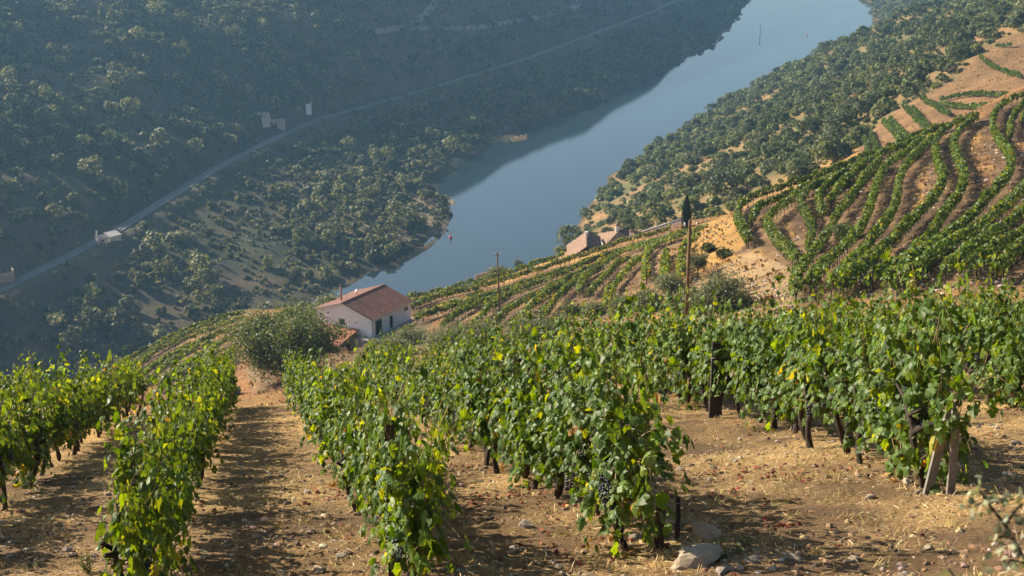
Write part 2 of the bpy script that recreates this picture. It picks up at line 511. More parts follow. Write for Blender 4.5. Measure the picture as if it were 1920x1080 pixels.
# ------------------------------------------------------------------ leaf clouds and tubes
LEAF5 = None
def _leaf5():
    # a lobed grape leaf, unit size, stalk at the origin, tip towards +x, slightly folded
    a = [(0.00, 0.0), (-0.10, 0.22), (0.02, 0.42), (0.16, 0.34), (0.30, 0.55), (0.50, 0.52), (0.52, 0.30), (0.74, 0.30), (1.0, 0.0),
         (0.74, -0.30), (0.52, -0.30), (0.50, -0.52), (0.30, -0.55), (0.16, -0.34), (0.02, -0.42), (-0.10, -0.22)]
    v = [(0.36, 0.0, 0.05)] + [(x, y, -0.30 * abs(y) - 0.22 * max(0, x - 0.4) ** 1.5 + 0.04 * math.sin(9 * y + 5 * x)) for x, y in a]
    n = len(a)
    f = [(0, 1 + i, 1 + (i + 1) % n) for i in range(n)]
    return np.array(v), np.array(f)
LEAF5 = _leaf5()
LEAF_S = (np.array([(0, 0, 0), (0.35, 0.42, -0.12), (0.95, 0.18, -0.16), (1.0, -0.1, -0.18), (0.40, -0.42, -0.12)]), np.array([(0, 1, 2), (0, 2, 3), (0, 3, 4)])[:, ::-1])
LEAF_Q = (np.array([(-0.5, -0.42, 0), (0.5, -0.5, 0.1), (0.42, 0.5, 0), (-0.5, 0.4, 0.12)]), np.array([(0, 1, 2, 3)]))
LEAF_O = (np.array([(0, 0, 0), (0.5, 0.27, 0.05), (1.0, 0, 0), (0.5, -0.27, 0.05)]), np.array([(0, 1, 2, 3)]))
LEAF_N = (np.array([(0, 0, 0), (0.5, 0.13, 0.04), (1.0, 0, 0), (0.5, -0.13, 0.04)]), np.array([(0, 1, 2, 3)]))

def rand_unit(n, r=rng):
    v = r.normal(size=(n, 3)); return v / np.linalg.norm(v, axis=1, keepdims=True)

def place_leaves(tmpl, pos, nrm, tip, size):
    """pos (n,3); nrm = leaf plane normals; tip = direction of the leaf tip; size (n,)"""
    tv, tf = tmpl
    nrm = nrm / np.maximum(np.linalg.norm(nrm, axis=1, keepdims=True), 1e-9)
    tip = tip - nrm * (tip * nrm).sum(1, keepdims=True)
    tip = tip / np.maximum(np.linalg.norm(tip, axis=1, keepdims=True), 1e-9)
    bi = np.cross(nrm, tip)
    V = pos[:, None, :] + size[:, None, None] * (tv[None, :, 0:1] * tip[:, None, :] + tv[None, :, 1:2] * bi[:, None, :] + tv[None, :, 2:3] * nrm[:, None, :])
    n, k = len(pos), len(tv)
    Fc = tf[None] + (np.arange(n) * k)[:, None, None]
    return V.reshape(-1, 3), Fc.reshape(-1, tf.shape[1]), k

def tubes(paths, sides=6):
    """paths: list of [(x,y,z,r),...] -> verts, quads (open ended caps closed with a point)"""
    V, Fq = [], []
    for path in paths:
        p = np.array([q[:3] for q in path], float); r = np.array([q[3] for q in path], float)
        base = len(V)
        for i in range(len(p)):
            t = p[min(i + 1, len(p) - 1)] - p[max(i - 1, 0)]
            t = t / max(np.linalg.norm(t), 1e-9)
            u = np.cross(t, [0, 0, 1.0]) if abs(t[2]) < 0.95 else np.cross(t, [1.0, 0, 0])
            u /= np.linalg.norm(u); w = np.cross(t, u)
            for s in range(sides):
                a = 2 * math.pi * s / sides
                V.append(p[i] + r[i] * (math.cos(a) * u + math.sin(a) * w))
        for i in range(len(p) - 1):
            for s in range(sides):
                a = base + i * sides + s; b = base + i * sides + (s + 1) % sides
                Fq.append((a, b, b + sides, a + sides))
        e = base + (len(p) - 1) * sides
        c = len(V); V.append(p[-1])
        c0 = len(V); V.append(p[0])
        for s in range(sides):
            Fq.append((e + s, e + (s + 1) % sides, c, c))
            Fq.append((base + (s + 1) % sides, base + s, c0, c0))
    tri = np.array([f[:3] for f in Fq if f[2] == f[3]], dtype=np.int64)
    quad = np.array([f for f in Fq if f[2] != f[3]], dtype=np.int64)
    return np.array(V), [quad, tri]

def pal(choices, weights, n, jit=0.18, r=rng):
    c = np.array(choices, float); w = np.array(weights, float); w /= w.sum()
    k = r.choice(len(c), size=n, p=w)
    out = c[k] * (1 + jit * r.normal(size=(n, 1))) * (1 + 0.06 * r.normal(size=(n, 3)))
    return np.clip(out, 0.004, 0.9)

# ------------------------------------------------------------------ bushes far away (a few pixels to forty)
def bush_cloud(n, rx, rz, leaf, seed, lobes=6, base=0.15):
    """leaf-clump faces over a lumpy crown, standing on z=0; returns pos, nrm"""
    r = np.random.default_rng(seed)
    L = []
    for i in range(lobes):
        a = r.uniform(0, 2 * math.pi); d = r.uniform(0, 0.62) * rx
        L.append((math.cos(a) * d, math.sin(a) * d, rz * r.uniform(0.35, 0.72), rx * r.uniform(0.38, 0.62), rz * r.uniform(0.28, 0.42)))
    L = np.array(L)
    k = r.integers(0, lobes, n)
    d = rand_unit(n, r); d[:, 2] = np.where(d[:, 2] < -0.55, -d[:, 2], d[:, 2])
    rad = r.uniform(0.72, 1.06, n)[:, None]
    p = L[k, :3] + d * rad * np.stack([L[k, 3], L[k, 3], L[k, 4]], 1)
    p[:, 2] = np.maximum(p[:, 2], base * r.uniform(0.2, 1.5, n))
    # keep only those not buried deep in another lobe
    q = ((p[:, None, :] - L[None, :, :3]) / np.stack([L[:, 3], L[:, 3], L[:, 4]], 1)[None]) ** 2
    ok = q.sum(2).min(1) > 0.45
    p, d = p[ok], d[ok]
    nr = d * 0.8 + rand_unit(len(p), r) * 0.55
    return p, nr, leaf * r.uniform(0.6, 1.4, len(p)), r

def bush_mesh(name, n, rx, rz, leaf, seed, cols, weights, mat, lobes=6):
    p, nr, sz, r = bush_cloud(n, rx, rz, leaf, seed, lobes)
    V, Fc, k = place_leaves(LEAF_Q, p, nr, rand_unit(len(p), r), sz)
    c = pal(cols, weights, len(p), 0.16, r)
    return np_mesh(name, V, Fc, mat, False, np.repeat(c, k, 0)), (p, nr, sz, c)

# ------------------------------------------------------------------ trees with trunk and limbs
def grow_tree(seed, height, spread, trunk_r, n_limbs=5, levels=2, lean=(0, 0), fork=0.3):
    r = np.random.default_rng(seed)
    paths, tips = [], []
    def limb(p, d, length, rad, lev):
        pts = [(*p, rad)]; q = np.array(p, float); dd = np.array(d, float)
        ns = 5
        for i in range(ns):
            dd = dd + r.normal(size=3) * 0.16 + np.array([0, 0, 0.05])
            dd /= np.linalg.norm(dd)
            q = q + dd * length / ns
            pts.append((*q, rad * (1 - 0.13 * (i + 1))))
            if lev > 0 and i >= 1:
                for _ in range(1 if lev == 2 else 1 + (r.random() < 0.5)):
                    a = r.uniform(0, 2 * math.pi)
                    side = np.array([math.cos(a), math.sin(a), r.uniform(-0.1, 0.6)])
                    nd = dd * 0.5 + side * 0.8; nd /= np.linalg.norm(nd)
                    limb(q, nd, length * r.uniform(0.45, 0.7), rad * 0.5, lev - 1)
            if lev <= 1 and i >= 2: tips.append(q.copy())
        tips.append(q.copy()); paths.append(pts)
    fh = height * fork
    trunk = [(0, 0, -0.4, trunk_r * 1.35), (0.02, 0, 0.15, trunk_r * 1.1), (lean[0] * 0.5, lean[1] * 0.5, fh * 0.5, trunk_r * 0.95), (lean[0], lean[1], fh, trunk_r * 0.85)]
    for i in range(n_limbs):
        a = 2 * math.pi * (i + r.uniform(-0.3, 0.3)) / n_limbs
        up = r.uniform(0.5, 1.3)
        d = np.array([math.cos(a) * spread / height, math.sin(a) * spread / height, up * 0.62])
        limb((lean[0], lean[1], fh * r.uniform(0.8, 1.0)), d / np.linalg.norm(d), height * 0.42 * r.uniform(0.8, 1.15), trunk_r * 0.5, levels)
    return [trunk] + paths, np.array(tips), r

def tree(name, label, cat, loc, seed, height, spread, trunk_r, n_leaf, leaf, cols, weights, mat, group=None, lean=(0, 0), clump=0.75, n_limbs=5, fork=0.28, tmpl=LEAF_O, wood=None, levels=2):
    t = empty(name, loc); tag(t, label, cat, group)
    paths, tips, r = grow_tree(seed, height, spread, trunk_r, n_limbs, levels, lean, fork)
    V, Fq = tubes(paths, 6)
    link('trunk', np_mesh('trunk', V, Fq, wood or M['bark'], True), t)
    k = r.integers(0, len(tips), n_leaf)
    p = tips[k] + r.normal(size=(n_leaf, 3)) * clump * np.array([0.5, 0.5, 0.42]) * r.uniform(0.5, 1.4, (len(tips), 1))[k]
    p[:, 2] = np.maximum(p[:, 2], 0.25)
    out = p - np.array([lean[0], lean[1], height * 0.45]); out /= np.maximum(np.linalg.norm(out, axis=1, keepdims=True), 0.1)
    nr = out * 0.5 + rand_unit(n_leaf, r) * 0.9
    V, Fc, kk = place_leaves(tmpl, p, nr, rand_unit(n_leaf, r) + out * 0.4, leaf * r.uniform(0.6, 1.4, n_leaf))
    c = pal(cols, weights, n_leaf, 0.2, r)
    link('crown', np_mesh('crown', V, Fc, mat, False, np.repeat(c, kk, 0)), t)
    return t
# ------------------------------------------------------------------ scrub and trees on both banks
def project(x, y, z):
    """world -> picture position (for choosing where things grow on the slopes)"""
    dz = z - CAM_Z
    f = y * cP - dz * sP; up = y * sP + dz * cP
    return 960 + FPX * x / f, 540 - FPX * up / f, f

def in_poly(px, py, poly):
    poly = np.array(poly, float); inside = np.zeros(px.shape, bool)
    j = len(poly) - 1
    for i in range(len(poly)):
        xi, yi = poly[i]; xj, yj = poly[j]
        c = ((yi > py) != (yj > py)) & (px < (xj - xi) * (py - yi) / (yj - yi + 1e-12) + xi)
        inside ^= c; j = i
    return inside

SCRUB = [(1030, 480), (1060, 470), (1100, 400), (1150, 330), (1270, 250), (1470, 125), (1620, 50), (1580, -60), (2100, -60), (2100, 40), (1900, 70), (1850, 88), (1800, 140), (1760, 165),
         (1700, 205), (1640, 235), (1590, 290), (1500, 345), (1440, 368), (1380, 395), (1330, 415), (1290, 412), (1200, 438), (1110, 462)]
BARE = [(1600, 300), (1635, 242), (1690, 200), (1730, 180), (1790, 150), (1835, 100), (1870, 70), (2000, 60), (2000, 210), (1925, 200), (1830, 240), (1700, 290)]

GREENS = [(0.085, 0.105, 0.032), (0.14, 0.165, 0.048), (0.05, 0.068, 0.026), (0.21, 0.21, 0.09)]
near_specs = [  # rx, rz, lobes, palette weights, word
    (2.1, 3.0, 6, (4, 3, 3, 1)), (2.7, 3.6, 7, (5, 2, 4, 0.5)), (1.5, 2.0, 5, (2, 5, 1, 2)), (2.4, 2.6, 7, (3, 5, 1, 3)), (3.1, 4.2, 8, (4, 2, 5, 0.3)), (1.2, 1.3, 4, (1, 4, 1, 4))]
far_specs = [
    (2.0, 3.0, 6, (3, 4, 2, 3)), (2.6, 3.8, 7, (4, 4, 2, 2)), (1.4, 1.9, 5, (2, 4, 1, 4)), (2.3, 2.4, 6, (2, 5, 1, 4)), (3.0, 4.6, 8, (4, 4, 3, 2))]
bush_near = [bush_mesh('foliage', 900, s[0], s[1], 0.36, 100 + i, GREENS, s[3], M['bush_leaf'], s[2]) for i, s in enumerate(near_specs)]
FARG = [(0.10, 0.115, 0.045), (0.19, 0.20, 0.09), (0.055, 0.066, 0.030), (0.30, 0.29, 0.16)]
bush_far = [bush_mesh('foliage', 420, s[0], s[1], 0.52, 140 + i, FARG, s[3], M['bush_leaf'], s[2]) for i, s in enumerate(far_specs)]

def sort_clear(P, mind):
    """thin a set of points so that none is closer than mind (grid hash)"""
    seen = {}; keep = []
    for i, (x, y) in enumerate(P):
        k = (int(x // mind), int(y // mind)); ok = True
        for a in (-1, 0, 1):
            for b in (-1, 0, 1):
                for j in seen.get((k[0] + a, k[1] + b), ()):
                    if (P[j][0] - x) ** 2 + (P[j][1] - y) ** 2 < mind * mind: ok = False; break
        if ok: seen.setdefault(k, []).append(i); keep.append(i)
    return np.array(keep, int)

RD = np.radians
def scatter(n, y0, y1, a0, a1, seed):
    r = np.random.default_rng(seed)
    Y = np.sqrt(r.uniform(y0 * y0, y1 * y1, n)); A = RD(r.uniform(a0, a1, n))
    return Y * np.tan(A), Y, r

def merged(name, spots, protos, mat, r, keep_frac=1.0):
    """spots: (x,y,z,scale,variant,rot) -> one mesh of all the clumps"""
    Vs, Fs, Cs = [], [], []; base = 0
    for (x, y, z, s, v, rot) in spots:
        p, nr, sz, c = protos[int(v)][1]
        m = r.random(len(p)) < keep_frac
        p, nr, sz, c = p[m], nr[m], sz[m], c[m]
        ca, sa = math.cos(rot), math.sin(rot)
        Rm = np.array([[ca, sa, 0], [-sa, ca, 0], [0, 0, 1.0]])
        V, Fc, k = place_leaves(LEAF_Q, (p @ Rm) * s + (x, y, z), nr @ Rm, rand_unit(len(p), r), sz * s / math.sqrt(keep_frac))
        Vs.append(V); Fs.append(Fc + base); base += len(V)
        Cs.append(np.repeat(np.clip(c * r.uniform(0.65, 1.35), 0, 1), k, 0))
    return np_mesh(name, np.vstack(Vs), np.vstack(Fs), mat, False, np.vstack(Cs))

# near bank scrub
x, y, r1 = scatter(60000, 300, 1700, -3, 21, 501)
z = H(x, y); px, py, f = project(x, y, z)
fb, sf, _ = poly_dist(x, y, FBw)
g = fbm(x, y, 28, 3, 61)
ok = (sf < 0) & (z > 0.6) & in_poly(px, py, SCRUB) & (g > -0.5) & ~(in_poly(px, py, BARE))
gap = in_poly(px, py, [(1060, 465), (1180, 330), (1330, 300), (1460, 330), (1440, 380), (1300, 410), (1150, 440)]) & (fbm(x, y, 14, 3, 62) > -0.12)
ok &= ~(gap & (r1.random(len(x)) < 0.85))
x, y, z, f = x[ok], y[ok], z[ok], f[ok]
k = sort_clear(np.stack([x, y], 1), 3.3)
x, y, z, f = x[k], y[k], z[k], f[k]
sc = 0.5 + 1.25 * r1.random(len(x)) ** 1.6; var = r1.integers(0, len(bush_near), len(x)); rot = r1.uniform(0, 6.28, len(x))
size = sc * np.array([s[0] for s in near_specs])[var] / f
order = np.argsort(-size)
ni = 260
words_near = ['rounded dark green shrub', 'tall dark evergreen shrub', 'low olive green bush', 'broad dusty green bush', 'tall dense dark green tree', 'small dry pale green bush']
cat_near = ['shrub', 'shrub', 'bush', 'bush', 'tree', 'bush']
for i in order[:ni]:
    v = var[i]
    where = 'low near the water' if z[i] < 14 else ('halfway up the slope' if z[i] < 45 else 'high on the slope above the river')
    o = link('hillside_shrub', bush_near[v][0], None, (x[i], y[i], z[i] - 0.25), (0, 0, rot[i]), sc[i])
    tag(o, '%s %s, near bank' % (words_near[v], where), cat_near[v], 'shrubs on the sunlit slope of the near bank')
rest = [(x[i], y[i], z[i] - 0.25, sc[i], var[i], rot[i]) for i in order[ni:]]
print('near scrub', len(order))
o = link('scrub_woodland', merged('scrub_woodland', rest, bush_near, M['bush_leaf'], r1, 0.36))
tag(o, 'dense evergreen scrub covering the sunlit near bank above the river', 'woodland', None, 'stuff')

# far bank: scattered shrubs and small trees
x, y, r2 = scatter(110000, 330, 1750, -23, 11, 502)
z = H(x, y); px, py, f = project(x, y, z)
fb, sf, _ = poly_dist(x, y, FBw); dr, sr, ar = poly_dist(x, y, RW)
g = fbm(x, y, 34, 3, 63) + 0.4 * fbm(x, y, 9, 2, 64)
dens = np.where(in_poly(px, py, [(-50, -80), (640, -80), (620, 200), (430, 230), (300, 330), (150, 380), (-50, 330)]), 1.0, 0.55)
dens = np.where(in_poly(px, py, [(560, 345), (860, 300), (870, 430), (700, 520), (480, 560), (430, 400)]), 0.75, dens)
dens = np.where(in_poly(px, py, [(-50, 560), (200, 470), (480, 300), (580, 300), (560, 420), (640, 520), (500, 640), (-50, 760)]), 0.26, dens)
dens = np.where(in_poly(px, py, [(640, -90), (1500, -90), (1290, -5), (1080, 75), (860, 150), (620, 215)]), 0.22, dens)
dens = np.where(in_poly(px, py, [(620, 240), (1080, 80), (1300, 0), (1420, 0), (1380, 70), (1150, 200), (900, 290), (840, 330), (600, 340)]), 0.42, dens)
dens = np.where(in_poly(px, py, [(780, 60), (1110, 10), (1250, -60), (1000, -90), (800, -90), (740, 40)]), 0.06, dens)
ok = (sf > 0) & (z > 0.8) & (dr > np.where(sr > 0, 8.0, 15.0)) & (px > -150) & (px < 1700) & (py > -120) & (r2.random(len(x)) < dens * smooth(-0.55, 0.15, g) * 1.3)
ok &= ~in_poly(px, py, [(470, 205), (560, 200), (600, 185), (600, 215), (545, 255), (470, 260)]) & ~in_poly(px, py, [(170, 425), (260, 425), (260, 465), (170, 465)]) & ~in_poly(px, py, [(-20, 500), (50, 500), (50, 540), (-20, 560)])
x, y, z, f, fb, px, py = x[ok], y[ok], z[ok], f[ok], fb[ok], px[ok], py[ok]
k = sort_clear(np.stack([x, y], 1), 3.2)
x, y, z, f, fb, px, py = x[k], y[k], z[k], f[k], fb[k], px[k], py[k]
sc = 0.42 + 1.35 * r2.random(len(x)) ** 1.8 * np.where(fb < 12, 0.8, 1.0); var = r2.integers(0, len(bush_far), len(x)); rot = r2.uniform(0, 6.28, len(x))
size = sc * np.array([s[0] for s in far_specs])[var] / f
order = np.argsort(-size)
nf = 260
words_far = ['rounded hazy green shrub', 'bushy grey green tree', 'low pale green bush', 'broad hazy olive bush', 'tall hazy dark tree']
cat_far = ['shrub', 'tree', 'bush', 'bush', 'tree']
for i in order[:nf]:
    v = var[i]
    where = 'near the water' if fb[i] < 25 else ('below the railway line' if z[i] < RAIL_Z else 'on the slope above the railway line')
    o = link('far_bank_tree', bush_far[v][0], None, (x[i], y[i], z[i] - 0.3), (0, 0, rot[i]), sc[i])
    tag(o, '%s %s on the far bank' % (words_far[v], where), cat_far[v], 'trees and shrubs scattered on the far bank')
rest = [(x[i], y[i], z[i] - 0.3, sc[i], var[i], rot[i]) for i in order[nf:]]
print('far scrub', len(order))
# low brush between them
xs, ys, r3 = scatter(60000, 330, 1500, -23, 10, 503)
zs = H(xs, ys); qx, qy, _f = project(xs, ys, zs); fb3, sf3, _ = poly_dist(xs, ys, FBw); dr3, _s, _a3 = poly_dist(xs, ys, RW)
okk = (sf3 > 0) & (zs > 0.6) & (dr3 > 4.5) & (qx > -120) & (qy > -100) & (r3.random(len(xs)) < 0.62 + fbm(xs, ys, 12, 3, 66))
xs, ys, zs = xs[okk], ys[okk], zs[okk]
brush = [(xs[i], ys[i], zs[i] - 0.15, r3.uniform(0.22, 0.5), r3.integers(0, len(bush_far)), r3.uniform(0, 6.28)) for i in range(min(len(xs), 21000))]
FB_small = merged('far_bank_brush', brush, bush_far, M['bush_leaf'], r3, 0.06)
o = link('far_bank_brush', FB_small)
tag(o, 'low brush and dry grass clumps between the far bank trees', 'brush', None, 'stuff')
o = link('far_bank_scrub', merged('far_bank_scrub', rest, bush_far, M['bush_leaf'], r2, 0.5))
tag(o, 'hazy mass of scrub and small trees on the far bank', 'woodland', None, 'stuff')
# ------------------------------------------------------------------ rows of vines on the middle hills
ROWS = {
 'right': [
  [(1403,462),(1390,440),(1380,415),(1385,395),(1420,375),(1477,357),(1547,335),(1600,312),(1650,290),(1700,270),(1747,251),(1790,236),(1830,222)],
  [(1409,425),(1415,405),(1434,390),(1482,372),(1520,360),(1560,350),(1604,320),(1649,298),(1693,284),(1729,262),(1753,247)],
  [(1494,496),(1475,482),(1458,465),(1440,440),(1437,422),(1456,405),(1480,386),(1498,372)],
  [(1516,475),(1520,455),(1523,438),(1510,415),(1499,388),(1509,368),(1542,352),(1565,342)],
  [(1543,410),(1536,395),(1533,380),(1542,362),(1562,349),(1582,334)],
  [(1557,385),(1568,368),(1581,350),(1600,333),(1620,316)],
  [(1492,564),(1490,533),(1504,513),(1533,475),(1555,446),(1571,407),(1591,386),(1605,364),(1622,338),(1649,311)],
  [(1518,545),(1543,513),(1579,480),(1610,446),(1627,410),(1639,369),(1646,340),(1667,313),(1693,298),(1716,276),(1745,265)],
  [(1557,557),(1591,518),(1615,489),(1639,456),(1668,419),(1682,383),(1684,340),(1702,313),(1729,282),(1745,270)],
  [(1573,557),(1613,520),(1663,473),(1700,435),(1735,400),(1756,376),(1769,344),(1756,313),(1751,282),(1756,260),(1773,247),(1804,236),(1831,222)],
  [(1633,540),(1697,507),(1740,463),(1770,410),(1796,380),(1809,344),(1796,309),(1784,282),(1791,258),(1809,240),(1831,227)],
  [(1660,548),(1720,500),(1765,470),(1800,440),(1847,385),(1889,342),(1898,309),(1880,282),(1860,253),(1860,224),(1876,202),(1907,187),(1928,176)],
  [(1893,262),(1893,233),(1907,211),(1925,193)],
  [(1915,236),(1921,222),(1930,210)],
  [(1680,552),(1710,530),(1763,487),(1813,457),(1855,425),(1890,398),(1928,352)],
  [(1770,528),(1847,462),(1897,427),(1930,398)],
  [(1805,530),(1847,500),(1890,472),(1930,445)],
  [(1860,530),(1907,490),(1932,466)]],
 'middle': [
  [(763,563),(833,552),(883,535),(917,530),(967,513),(1020,495),(1055,482)],
  [(763,587),(800,569),(860,553),(917,541),(967,525),(1017,509),(1067,493),(1120,477),(1168,457),(1217,446),(1277,427),(1313,415),(1334,408)],
  [(790,600),(833,587),(883,573),(933,556),(1000,533),(1050,518),(1100,499),(1150,481),(1190,470),(1240,462),(1290,445),(1330,430)],
  [(830,622),(853,598),(893,570),(933,553),(960,545)],
  [(887,623),(907,593),(943,565),(993,543),(1047,523),(1077,510),(1120,492)],
  [(930,613),(947,593),(983,573),(1033,549),(1067,530),(1100,513),(1150,493)],
  [(973,623),(987,590),(1020,562),(1050,541),(1080,523),(1115,505),(1165,482)],
  [(1013,612),(1027,587),(1062,550),(1091,525),(1125,508)],
  [(1087,557),(1087,540),(1103,520),(1140,500)],
  [(1103,560),(1132,530),(1158,502),(1180,490)],
  [(1137,585),(1140,560),(1163,530),(1192,498),(1220,480)],
  [(1212,530),(1209,500),(1212,480),(1229,467),(1245,456),(1277,450)],
  [(1248,545),(1245,512),(1248,482)],
  [(1279,533),(1274,500),(1284,470),(1310,452)],
  [(690,668),(700,655),(718,648)],
  [(766,577),(815,561),(870,548),(912,538)],
  [(778,607),(815,592),(860,574),(905,558)],
  [(850,600),(880,585),(915,571),(948,556)]],
 'left': [
  [(220,692),(258,671),(297,651),(334,630),(380,613),(419,600),(458,591)],
  [(245,699),(278,676),(306,657),(356,639),(388,627),(434,609),(462,602)],
  [(253,719),(278,701),(319,675),(350,662),(380,645),(419,629),(455,615)],
  [(278,722),(309,695),(333,675),(372,659),(395,648)],
  [(330,715),(372,676),(395,660),(419,648),(452,632)],
  [(384,690),(392,668),(409,650)],
  [(416,699),(427,676),(444,657)],
  [(300,735),(340,700),(362,684)],
  [(720,660),(745,640),(775,618)],
  [(232,697),(268,676),(306,652),(345,633),(384,618),(430,602)],
  [(262,712),(296,690),(330,668),(366,651),(402,636)]],
 'distant': [
  [(1727,187),(1752,203),(1780,220)], [(1693,200),(1715,225),(1740,250)], [(1710,207),(1727,228),(1743,250)],
  [(1655,230),(1672,250),(1690,270)], [(1668,228),(1685,248),(1703,267)], [(1618,253),(1623,272),(1627,290)], [(1630,250),(1637,268),(1642,287)],
  [(1760,197),(1780,204),(1820,205),(1860,208)], [(1763,192),(1795,184),(1827,180),(1887,184)], [(1837,108),(1850,122),(1867,132),(1890,140),(1915,148)],
  [(1867,90),(1890,88),(1925,91)]]}
RANGE = {'right': (80, 260), 'middle': (100, 420), 'left': (130, 420), 'distant': (285, 700)}
VG = [(0.070, 0.125, 0.018), (0.12, 0.19, 0.026), (0.040, 0.080, 0.016), (0.22, 0.27, 0.040), (0.38, 0.29, 0.05)]
VW = {'right': (5, 5, 3, 1.5, 0.2), 'middle': (4, 6, 2, 3.4, 0.9), 'left': (4, 5, 2, 3, 0.8), 'distant': (5, 2, 5, 0.3, 0.1)}
DESC = {'right': 'on the terraced hill at the right', 'middle': 'between white house and stone houses', 'left': 'on the spur left of the white house', 'distant': 'on the bare hillside below the scrub'}
GRP = {'right': 'vine rows curving over the terraced hill', 'middle': 'vine rows on the slope beside the white house', 'left': 'vine rows on the spur left of the house', 'distant': 'distant vine rows on the bare hillside'}
ORD = ['outermost', 'second', 'third', 'fourth', 'fifth', 'sixth', 'seventh', 'eighth', 'ninth', 'tenth', 'eleventh', 'twelfth', 'thirteenth', 'fourteenth', 'fifteenth', 'sixteenth', 'seventeenth', 'eighteenth']
row_world = {}
stem_m = M['vine_wood']

def resample(P, step):
    d = np.concatenate([[0], np.cumsum(np.hypot(np.diff(P[:, 0]), np.diff(P[:, 1])))])
    n = max(2, int(d[-1] / step)); s = np.linspace(0, d[-1], n)
    return np.stack([np.interp(s, d, P[:, 0]), np.interp(s, d, P[:, 1])], 1), s

def smooth_px(P, n=6):
    P = np.array(P, float); t = np.arange(len(P)); tt = np.linspace(0, len(P) - 1, (len(P) - 1) * n + 1)
    Q = np.stack([np.interp(tt, t, P[:, 0]), np.interp(tt, t, P[:, 1])], 1)
    for _ in range(4): Q[1:-1] = (Q[:-2] + 2 * Q[1:-1] + Q[2:]) / 4
    return Q

def make_row(zone, k, pts, seed):
    r = np.random.default_rng(seed)
    Q = smooth_px(pts)
    y0, y1 = RANGE[zone]
    W = hit(Q[:, 0], Q[:, 1] + 6 * (170.0 / (0.5 * (y0 + y1))), y0, y1, 700)[:, :2]
    good = np.ones(len(W), bool)
    # drop jumps where the ray slips over a crest
    for i in range(1, len(W)):
        if np.hypot(*(W[i] - W[i - 1])) > 22: good[i:] = False; break
    W = W[good]
    if len(W) < 2: return
    for _ in range(2): W[1:-1] = (W[:-2] + 2 * W[1:-1] + W[2:]) / 4
    P, s = resample(W, 0.5)
    if len(P) < 4: return
    row_world.setdefault(zone, []).append(P)
    L = s[-1]; dist = float(np.hypot(*P.mean(0)))
    leaf = 0.17 if dist < 150 else (0.22 if dist < 260 else 0.34)
    n = int(L * (120 if dist < 150 else (95 if dist < 260 else 60)))
    u = r.uniform(0, L, n)
    x = np.interp(u, s, P[:, 0]); y = np.interp(u, s, P[:, 1])
    i = np.clip(np.searchsorted(s, u), 1, len(s) - 1)
    t = P[i] - P[i - 1]; t /= np.linalg.norm(t, axis=1, keepdims=True) + 1e-9
    nx, ny = -t[:, 1], t[:, 0]
    # each plant bulges; gaps between some of them
    pl = u / 1.15 + seed * 0.37
    bul = 0.72 + 0.28 * np.cos(2 * np.pi * pl) + 0.30 * (vnoise(pl * 0.9, pl * 0 + seed, 7) - 0.5)
    top = 1.62 + 0.30 * (vnoise(np.floor(pl), pl * 0 + seed, 8) - 0.5) * 2
    ang = r.uniform(-0.25 * math.pi, 1.25 * math.pi, n); rad = np.sqrt(r.uniform(0.35, 1.0, n))
    hw = (0.44 if zone == 'right' else 0.52) * bul
    off = np.cos(ang) * rad * hw
    mid = 0.95 * top * 0.62; hh = (top - 0.42) * 0.5
    zz = mid + np.sin(ang) * rad * hh * (0.75 + 0.25 * bul) + 0.1
    zz = np.maximum(zz, 0.25)
    gx = x + nx * off; gy = y + ny * off
    gz = H(gx, gy)
    pos = np.stack([gx, gy, gz + zz], 1)
    out = np.stack([nx * np.cos(ang), ny * np.cos(ang), np.sin(ang)], 1)
    nr = out * 0.7 + rand_unit(n, r) * 0.8
    V, Fc, kk = place_leaves(LEAF_Q, pos, nr, rand_unit(n, r), leaf * r.uniform(0.6, 1.35, n))
    c = pal(VG, VW[zone], n, 0.2, r) * (1 + 0.25 * (vnoise(np.floor(pl), pl * 0 + seed, 9)[:, None] - 0.5))
    i0 = len(P) // 2
    mid_w = (P[i0][0], P[i0][1], float(H(np.array([P[i0][0]]), np.array([P[i0][1]]))[0]))
    root = empty('vine_row', mid_w)
    w_ = 'long' if L > 45 else ('short' if L < 16 else '')
    lab = ('%s green vine row, %s from the river, %s' % (w_, ORD[k], DESC[zone])).strip()
    tag(root, lab, 'vine row', GRP[zone])
    V = V - np.array(mid_w)
    VV, FF, CC, MI = V, [Fc], np.repeat(c, kk, 0), [np.zeros(len(Fc), int)]
    if dist < 330:
        paths = []
        for q in np.arange(0.4, L, 1.15):
            a = np.interp(q, s, P[:, 0]); b = np.interp(q, s, P[:, 1]); g = float(H(np.array([a]), np.array([b]))[0])
            j = r.normal(size=2) * 0.07
            paths.append([(a - mid_w[0], b - mid_w[1], g - 0.1 - mid_w[2], 0.045), (a + j[0] - mid_w[0], b + j[1] - mid_w[1], g + 0.75 - mid_w[2], 0.03)])
        V, Fq = tubes(paths, 4)
        CC = np.vstack([CC, np.full((len(V), 3), 0.1)])
        for q_ in Fq:
            FF.append(q_ + len(VV)); MI.append(np.ones(len(q_), int))
        VV = np.vstack([VV, V])
        for q in np.arange(0.2, L, 9.0):
            a = np.interp(q, s, P[:, 0]); b = np.interp(q, s, P[:, 1]); g = float(H(np.array([a]), np.array([b]))[0])
            V, Fq = tubes([[(0, 0, -0.2, 0.055), (r.normal() * 0.04, r.normal() * 0.04, 1.75, 0.05)]], 5)
            link('post', np_mesh('post', V, Fq, M['post_dark']), root, (a - mid_w[0], b - mid_w[1], g - mid_w[2]))
    link('foliage', np_mesh('foliage', VV, FF, [M['row_leaf'], stem_m], False, CC, np.concatenate(MI)), root)
sd_ = 900
for zone, rows in ROWS.items():
    for k, pts in enumerate(rows):
        make_row(zone, k, pts, sd_); sd_ += 1
